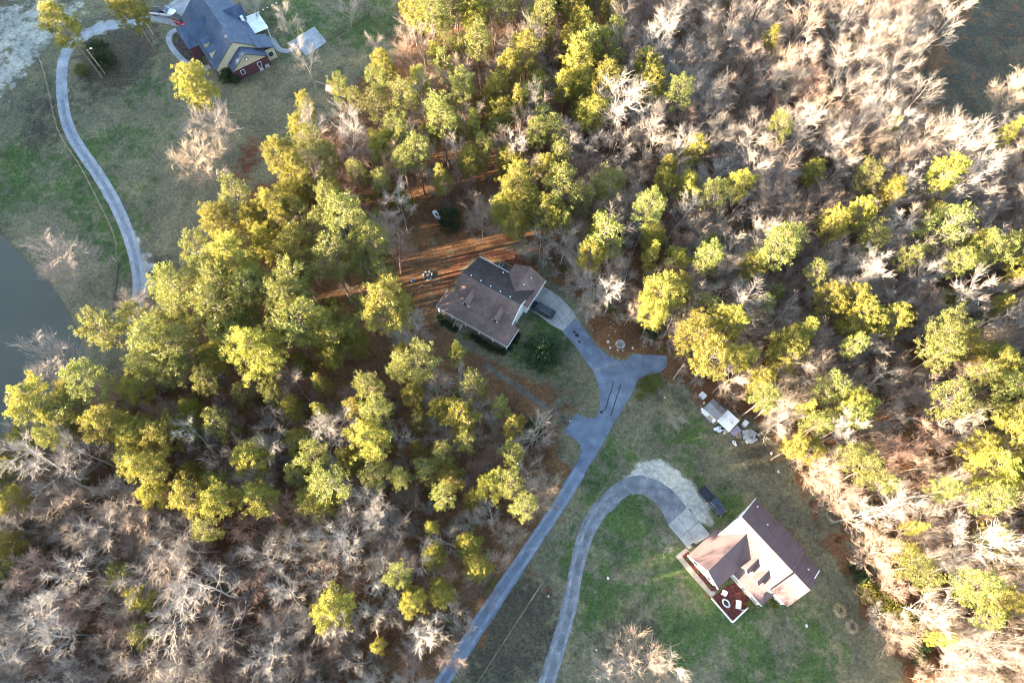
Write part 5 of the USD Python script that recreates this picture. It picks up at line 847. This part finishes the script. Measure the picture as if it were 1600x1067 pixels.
for i, (px, py, r) in enumerate([(1003, 601, 10), (1012, 595, 10), (1021, 591, 10), (1027, 597, 10), (1007, 611, 9), (1016, 609, 10), (1000, 619, 8)]): bush('bush_olive', px, py, r, 'low leafy shrub between asphalt and overhead wire, ' + ['leftmost of the top row', 'second of the top row', 'topmost of the clump', 'rightmost of the clump', 'left of the middle row', 'right of the middle row', 'lowest of the clump'][i], 'low_shrub', 'shrub', 'green clump beside the asphalt', hs=.65, z=.3)
for i, (px, py, r) in enumerate([(1275, 648, 9), (1388, 780, 14), (1400, 805, 10), (1425, 820, 10)]): bush('holly', px, py, r, 'dark evergreen low in the right-hand wood, ' + ['left of the tall pines', 'uppermost of three', 'middle of three', 'lowest of three'][i], 'evergreen_shrub', 'shrub', z=1.5)
grass_m = leafmat('dry_grass', (.26, .20, .09), (.38, .30, .15), (.25, .2, .08), random=.1); grass_w = leafmat('bleached_grass', (.36, .32, .25), (.5, .45, .36), (.3, .27, .2), random=.1)
def clump(px, py, rpx, label, mats, hole=0.0):
    t = thing('ornamental_grass', label, 'grass clump', (*G(px, py, .3), 0)); rng = np.random.default_rng(int(px)); R = rpx * PXM(px, py)
    hc = rng.normal(size=(70, 3)) * [R * .33, R * .33, 0] + np.array([0, 0, 1]) * rng.uniform(.1, .55, (70, 1)); put('heart', leaf_cloud(hc, np.full(70, .16), 14, .22, rng), grass_m, t)
    for nm, mat, n in mats:
        a = rng.random(n) * 6.28; r0 = R * (hole + .22 * rng.random(n)); base = np.stack([r0 * np.cos(a) * .6, r0 * np.sin(a) * .6, 0 * a], 1); tip = np.stack([np.cos(a), np.sin(a), 0 * a], 1) * (R * (.1 + .95 * np.sqrt(rng.random(n))))[:, None] + [0, 0, .35]; mid = (base + tip) / 2 + [0, 0, .5]
        w = np.stack([-np.sin(a), np.cos(a), 0 * a], 1) * .035
        v = np.stack([base - w, base + w, mid + w, mid - w, tip], 1).reshape(-1, 3); k = np.arange(n)[:, None] * 5; put(nm, (v, np.vstack([k + [0, 1, 2], k + [0, 2, 3], k + [3, 2, 4]])), mat, t)
clump(1312, 953, 13, 'tan ornamental grass clump right of the mauve-roofed house', [('blades', grass_m, 420), ('dry_blades', grass_w, 90)]); clump(1331, 978, 13, 'ornamental grass clump with a bleached ring, lower of the two', [('blades', grass_m, 260), ('dry_blades', grass_w, 200)], .12)
# mulch terrace: low white wall, chairs, fire bowl
tw = thing('low_wall', 'low white wall around the red mulch terrace', 'wall', (*G(1144, 972), 0))
o = G(1144, 972)
for a, b in (((1111, 934), (1144, 972)), ((1144, 972), (1169, 948))):
    pa, pb = G(*a) - o, G(*b) - o; n = int(np.hypot(*(pb - pa)) / .6)
    for k in range(n):
        c = pa + (pb - pa) * (k + .5) / n; put('block', MB().box((*c, .17), (.585, .22, .36), math.atan2(*(pb - pa)[::-1]), .015).out(), trim_white, tw)
def chair(name, label, cat, px, py, rz, wide, mat):
    t = thing(name, label, cat, (*G(px, py, .4), .05), rz)
    put('seat', MB().box((0, 0, .42), (.6, wide, .07), 0, .02).out(), mat, t); put('backrest', MB().box((-.34, 0, .75), (.09, wide, .62), 0, .03).out(), mat, t)
    for sg in (-1, 1): put('armrest', MB().box((0, sg * wide / 2, .62), (.62, .09, .05), 0, .015).out(), mat, t)
    for x in (-.25, .25):
        for sg in (-1, 1): put('leg', MB().box((x, sg * (wide / 2 - .05), .2), (.07, .07, .4)).out(), mat, t)
chair('garden_chair', 'white garden chair near the house on the red mulch terrace', 'chair', 1131, 926, 2.6, .75, white_m); chair('garden_bench', 'white bench at the right side of the red mulch terrace', 'bench', 1152.5, 944, PI / 2 + 1.4, 1.25, white_m)
t = thing('fire_bowl', 'grey oval fire pit in the middle of the red mulch terrace', 'fire pit', (*G(1134, 942), .05), -.9)
put('bowl', MB().mesh(trimesh.creation.torus(.55, .16, major_sections=22, minor_sections=8).apply_scale([1.15, .8, 1.0]).apply_translation([0, 0, .18])).out(), stone_m, t); put('ash', MB().bar((0, 0, .02), (0, 0, .1), .45, .4, 14).out(), black_m, t); put('log', MB().bar((-.25, -.1, .16), (.25, .12, .2), .05, .05, 6).out(), wood_dark, t)
t = thing('pole', 'thin pale pole beside the white bench on the terrace', 'pole', (*G(1157, 953), 0)); put('shaft', MB().bar((0, 0, 0), (0, 0, 2.2), .04, .035, 6).out(), trim_white, t); put('hook', MB().bar((0, 0, 2.15), (-.25, .15, 2.3), .02, .02, 5).out(), trim_white, t)
for i, (px, py) in enumerate([(1161, 925), (1163.5, 927.5), (1164, 924.5)]):
    t = thing('flower_pot', 'small pale pot by the porch on the red mulch, ' + ['left one', 'lower one', 'right one'][i], 'pot', (*G(px, py), .05)); put('pot', MB().bar((0, 0, 0), (0, 0, .26), .1, .14, 10).out(), tan_conc_m, t); put('soil', MB().bar((0, 0, .26), (0, 0, .265), .12, .12, 10).out(), soil_m, t)
for i, (px, py) in enumerate([(1074, 873), (1083, 880), (1092, 893), (1099, 901), (1108, 915)]): bush('bush_rust' if i % 2 else 'bush_olive', px, py, 3.4, 'small plant in the mulch strip before the garage wing, ' + ['first', 'second', 'third', 'fourth', 'fifth'][i] + ' from the top', 'bed_plant', 'plant', 'plants in the mulch strip', z=.2)
t = thing('garden_tool', 'small black wheeled bin at the corner of the mauve-roofed garage pad', 'bin', (*G(1082, 852), .05), .6); put('bin', MB().box((0, 0, .5), (.55, .6, .9), 0, .06).out(), black_m, t); put('lid', MB().box((0, 0, .98), (.6, .66, .08), 0, .03).out(), black_m, t)
for y in (-.25, .25): put('wheel', MB().bar((-.28, y - .04, .1), (-.28, y + .04, .1), .1, .1, 10).out(), tyre_m, t)
# ring garden, fire ring, tub, chairs behind the brown-roofed house
t = thing('stone_ring', 'round grey stone ring with spokes beside the asphalt turning area', 'stone ring', (*G(969, 538), 0)); rg = np.random.default_rng(2)
for k in range(20):
    a = k * PI / 10; v, f = stone(.13, rg, .6); put('stone', (v + [.78 * math.cos(a), .78 * math.sin(a), .07], f), stone_m, t)
for k in range(10):
    a = k * PI / 5; v, f = stone(.10, rg, .6); put('stone', (v + [.48 * math.cos(a), .48 * math.sin(a), .06], f), stone_m, t)
for k in range(6): a = k * PI / 3; put('spoke', MB().bar((.08 * math.cos(a), .08 * math.sin(a), .06), (.42 * math.cos(a), .42 * math.sin(a), .06), .035, .035, 5).out(), stone_m, t)
for i, (px, py, r, w) in enumerate([(950, 534, .34, 'large white rock left of the stone ring'), (953.5, 543.5, .26, 'white rock below left of the stone ring'), (965, 547, .2, 'white rock just below the stone ring'), (973, 547.5, .2, 'grey rock just below right of the stone ring'), (988.5, 544, .27, 'white rock right of the stone ring'), (961.5, 518, .19, 'yellowish rock above the stone ring'), (950.5, 524, .14, 'small white rock above the large white rock'), (953, 512, .15, 'small pale rock beside the wood above the stone ring'), (953.5, 503, .14, 'pale rock highest in the clearing above the stone ring'), (959, 506.5, .13, 'small pale rock, second highest above the stone ring'), (926, 515.5, .15, 'pale rock beside the asphalt below the parking pad'), (1019, 539, .12, 'small white rock under the big pine right of the stone ring'), (1205, 708, .34, 'white square rock at the lawn edge below the rubble'), (1216, 737, .3, 'white rock lower on the lawn edge below the rubble'), (1260, 977, .3, 'white rock below the mauve-roofed house'), (857, 931, .2, 'white stone left of the worn drive near a reddish shrub'), (932, 1015, .18, 'white stone on the lawn right of the worn drive, low down'), (950, 903, .28, 'white stone on the lawn right of the worn drive'), (1039, 621, .28, 'grey rock on bare ground left of the shed')]):
    r *= .72; v, f = stone(r, rg, .6); x, y = G(px, py); tag(put('rock', (v + [x, y, gz(x, y) + r * .25], f), rock_white if 'white' in w else stone_m), w, 'rock')
t = thing('fire_ring', 'ring of logs and stones around a black fire spot by the wood', 'fire ring', (*G(668.5, 431), 0))
for k in range(15):
    a = k * 2 * PI / 15; v, f = stone(.2, rg, .7); put('stone', (v + [.85 * math.cos(a), .85 * math.sin(a), .1], f), stone_m if k % 2 else soil_m, t)
put('ash', MB().bar((0, 0, .0), (0, 0, .06), .7, .62, 14).out(), black_m, t)
for k in range(4): a = k * .8; put('log', MB().bar((-.4 * math.cos(a), -.4 * math.sin(a), .1), (.4 * math.cos(a), .4 * math.sin(a), .25), .07, .06, 6).out(), wood_dark, t)
chair('camp_chair', 'blue-grey chair left of the fire ring', 'chair', 645.5, 438.5, .4, .65, plain('blue_fabric', (.10, .14, .2), .8)); chair('camp_chair', 'dark stool-like chair below the fire ring', 'chair', 659, 448, 1.9, .55, wood_dark)
t = thing('white_tub', 'white oblong tub with a dark slot under the trees above the brown-roofed house', 'tub', (*G(682, 335.5, .3), 0), ang((676, 328), (688, 343)))
q = Polygon([(-1.05, -.3), (-.75, -.45), (.75, -.45), (1.05, -.3), (1.05, .3), (.75, .45), (-.75, .45), (-1.05, .3)]); put('hull', extrude(q.difference(q.buffer(-.25)), .0, .42), white_m, t); put('floor', extrude(q.buffer(-.24), .02, .12), black_m, t)
for x in (-.62, .62): put('thwart', MB().box((x, 0, .40), (.5, .6, .05), 0, .01).out(), white_m, t)
# red-roofed playset with swing beam
t = thing('playset', 'wooden playset with a red tent roof and a swing beam on the lawn edge', 'playset', (*G(517, 138, 2.4), 0), ang((513.5, 138), (522, 141), 2.6))
for x in (-.75, .75):
    for y in (-.75, .75): put('post', MB().box((x, y, 1.25), (.1, .1, 2.5)).out(), wood_tan, t)
put('platform', MB().box((0, 0, 1.3), (1.6, 1.6, .08)).out(), wood_tan, t); redm = noisy('red_canopy', (.42, .09, .10), (.52, .14, .15), 2, .7)
for sg in (-1, 1): put('canopy', slab([(-.95, 0, 3.1), (.95, 0, 3.1), (.95, sg * .95, 2.25), (-.95, sg * .95, 2.25)], .03), redm, t)
sb = put('swing_beam', MB().box((-2.4, .45, 2.35), (3.3, .12, .14)).out(), wood_tan, t)
for sg in (-1, 1): put('brace', MB().bar((-3.95, .45, 2.3), (-4.15, .45 + sg * .9, 0), .05, .05, 5).out(), wood_tan, sb)
for x in (-1.8, -2.9): put('swing', MB().bar((x - .2, .45, 2.3), (x - .2, .45, .6), .012).bar((x + .2, .45, 2.3), (x + .2, .45, .6), .012).box((x, .45, .58), (.45, .2, .04)).out(), black_m, sb)
put('ladder', MB().bar((-.8, -.3, 1.3), (-1.6, -.3, 0), .04).bar((-.8, .1, 1.3), (-1.6, .1, 0), .04).out(), wood_tan, t)
# the dark bin at the spur, poles and wires
t = thing('brick_pillar', 'small dark brick pillar where the worn footpath meets the asphalt spur', 'pillar', (*G(885.5, 657.5, .6), 0), -.6); put('pillar', MB().box((0, 0, .55), (.7, .7, 1.1), 0, .02).out(), burgundy, t); put('cap', MB().box((0, 0, 1.14), (.85, .85, .1), 0, .02).out(), wood_dark, t); put('lamp', MB().box((.45, .2, 1.0), (.25, .25, .25), 0, .05).out(), white_m, t)
def utility(px, py, h, label, name='utility_pole', cat='utility pole', lamp=False):
    t = thing(name, label, cat, (*G(px, py), 0)); put('pole', MB().bar((0, 0, 0), (0, 0, h), .15, .1, 8).out(), wood_tan, t)
    if lamp: put('arm', MB().bar((0, 0, h - .3), (.7, .3, h - .1), .035, .035, 6).out(), grey_m, t); put('lamp_head', MB().mesh(trimesh.creation.icosphere(2, .2).apply_scale([1.5, 1, .7]).apply_translation([.8, .35, h - .1])).out(), white_m, t)
    else: put('crossarm', MB().box((0, 0, h - .4), (1.6, .1, .12), -.4).out(), wood_dark, t); put('transformer', MB().bar((.25, .1, h - 1.6), (.25, .1, h - .8), .2, .2, 10).out(), grey_m, t)
    return t
utility(164.5, 116, 7.2, 'wooden pole with a white lamp head beside the concrete driveway', 'yard_light_pole', 'lamp post', True)
utility(240, 55, 6.0, 'slim wooden pole at the lawn edge between pine and blue-roofed house')
utility(1052, 592, 8.6, 'utility pole hidden by the big pine at the end of the wire'); PA = np.array([*G(1052, 592), 8.2]); PB = np.array([*G(690, 1150), 8.4])
wire_m = noisy('weathered_cable', (.11, .085, .06), (.17, .135, .10), 2, .7)
def wire(a, b, sag, r, label, group):
    n = 24; s = np.linspace(0, 1, n)[:, None]; p = a + (b - a) * s - np.array([0, 0, 1]) * sag * 4 * s * (1 - s); v, f = tube_arrays(p[:-1], p[1:], np.full(n - 1, r), np.full(n - 1, r), 5)
    tag(put('overhead_wire', (v, f), wire_m), label, 'wire', group)
wire(PA, PB, .9, .019, 'overhead wire along the asphalt drive, thicker of the two', 'overhead wires'); wire(PA + [.35, -.1, -.7], PB + [0, 0, -.08], .85, .013, 'thin overhead wire just right of the thicker one', 'overhead wires')
# fences
def fence(pts, label, h, gap, post_m, rails, pw=.1, rail_r=.03, group=None):
    P = GP(pts); line = LineString(smooth_line(P, 6)) if len(P) > 2 else LineString(P); n = max(2, int(line.length / gap)); o = P[0]
    t = thing('fence', label, 'fence', (o[0], o[1], 0), 0, group); q = [np.array(line.interpolate(i / n, normalized=True).coords[0]) for i in range(n + 1)]; zs = [gz(*c) for c in q]
    for c, z in zip(q, zs): put('post', MB().box((*(c - o), z + h / 2 - .1), (pw, pw, h + .2)).out(), post_m, t)
    for k in range(rails):
        zr = h * (.92 - .42 * k)
        for i in range(n): put('rail', MB().bar((*(q[i] - o), zs[i] + zr), (*(q[i + 1] - o), zs[i + 1] + zr), rail_r, rail_r, 4).out(), post_m, t)
fence([(60, 85), (75, 130), (84, 172), (97, 215), (120, 250), (140, 285), (160, 325), (177, 360), (185, 388), (185, 405)], 'thin wooden rail fence along the left side of the concrete driveway', 1.0, 3.2, wood_tan, 2, .09, .022)
fence([(511, 66), (535, 50), (560, 35), (576, 24)], 'dark rail fence running from the concrete patio to the fence corner', 1.1, 2.4, wood_dark, 3, .11, .04); fence([(552, -6), (566, 10), (576, 24), (590, 40), (605, 58)], 'dark rail fence slanting down from the top edge beside the wood', 1.1, 2.4, wood_dark, 3, .11, .04); fence([(400, 24), (424, 11), (450, -4)], 'low dark fence with white-capped posts behind the blue-roofed house', .9, 1.6, wood_dark, 3, .13, .05)
for i, (px, py) in enumerate([(404, 20), (411, 16.5), (418, 13), (425, 9.5), (432, 6)]): v, f = stone(.2, rg, .7); tag(put('rock', (v + [*G(px, py), .1], f), white_m), 'white edging rock along the low dark fence, ' + ['first', 'second', 'third', 'fourth', 'fifth'][i] + ' from the left', 'rock', 'edging rocks')
t = thing('retaining_wall', 'low dark timber edging left of the concrete driveway below the fence', 'wall', (*G(184, 412), 0)); o = G(184, 412)
pp = GP([(184, 412), (182, 440), (179, 462), (177, 486)])
for a, b in zip(pp[:-1], pp[1:]):
    for k in range(3): c0, c1 = a + (b - a) * k / 3 - o, a + (b - a) * (k + .95) / 3 - o; put('timber', MB().box((*((c0 + c1) / 2), .14), (float(np.hypot(*(c1 - c0))), .3, .4), math.atan2(*(c1 - c0)[::-1]), .02).out(), wood_dark, t)
t = thing('white_post', 'short white post beside the pasture fence end', 'post', (*G(181.5, 408), 0)); put('post', MB().bar((0, 0, 0), (0, 0, 1.3), .06, .06, 8).out(), white_m, t); put('cap', MB().bar((0, 0, 1.3), (0, 0, 1.36), .085, .07, 8).out(), white_m, t)
for (px, py, a, l_) in [(71, 223, -.5, 'dark fallen branch on the pasture left of the driveway'), (66, 434, .9, 'grey snag standing at the edge of the pond')]:
    t = thing('fallen_branch', l_, 'branch', (*G(px, py), 0), a); put('stem', MB().bar((-.9, 0, .1), (.9, .1, .25), .09, .04, 6).out(), wood_dark, t); put('fork', MB().bar((.1, .05, .15), (.6, .5, .45), .04, .02, 5).bar((-.3, 0, .12), (.1, -.4, .3), .03, .015, 5).out(), wood_dark, t)
for i, (px, py, r) in enumerate([(858, 922, 7)]): bush('bush_rust', px, py, r, 'small reddish shrub left of the worn drive', hs=.6, z=.3)
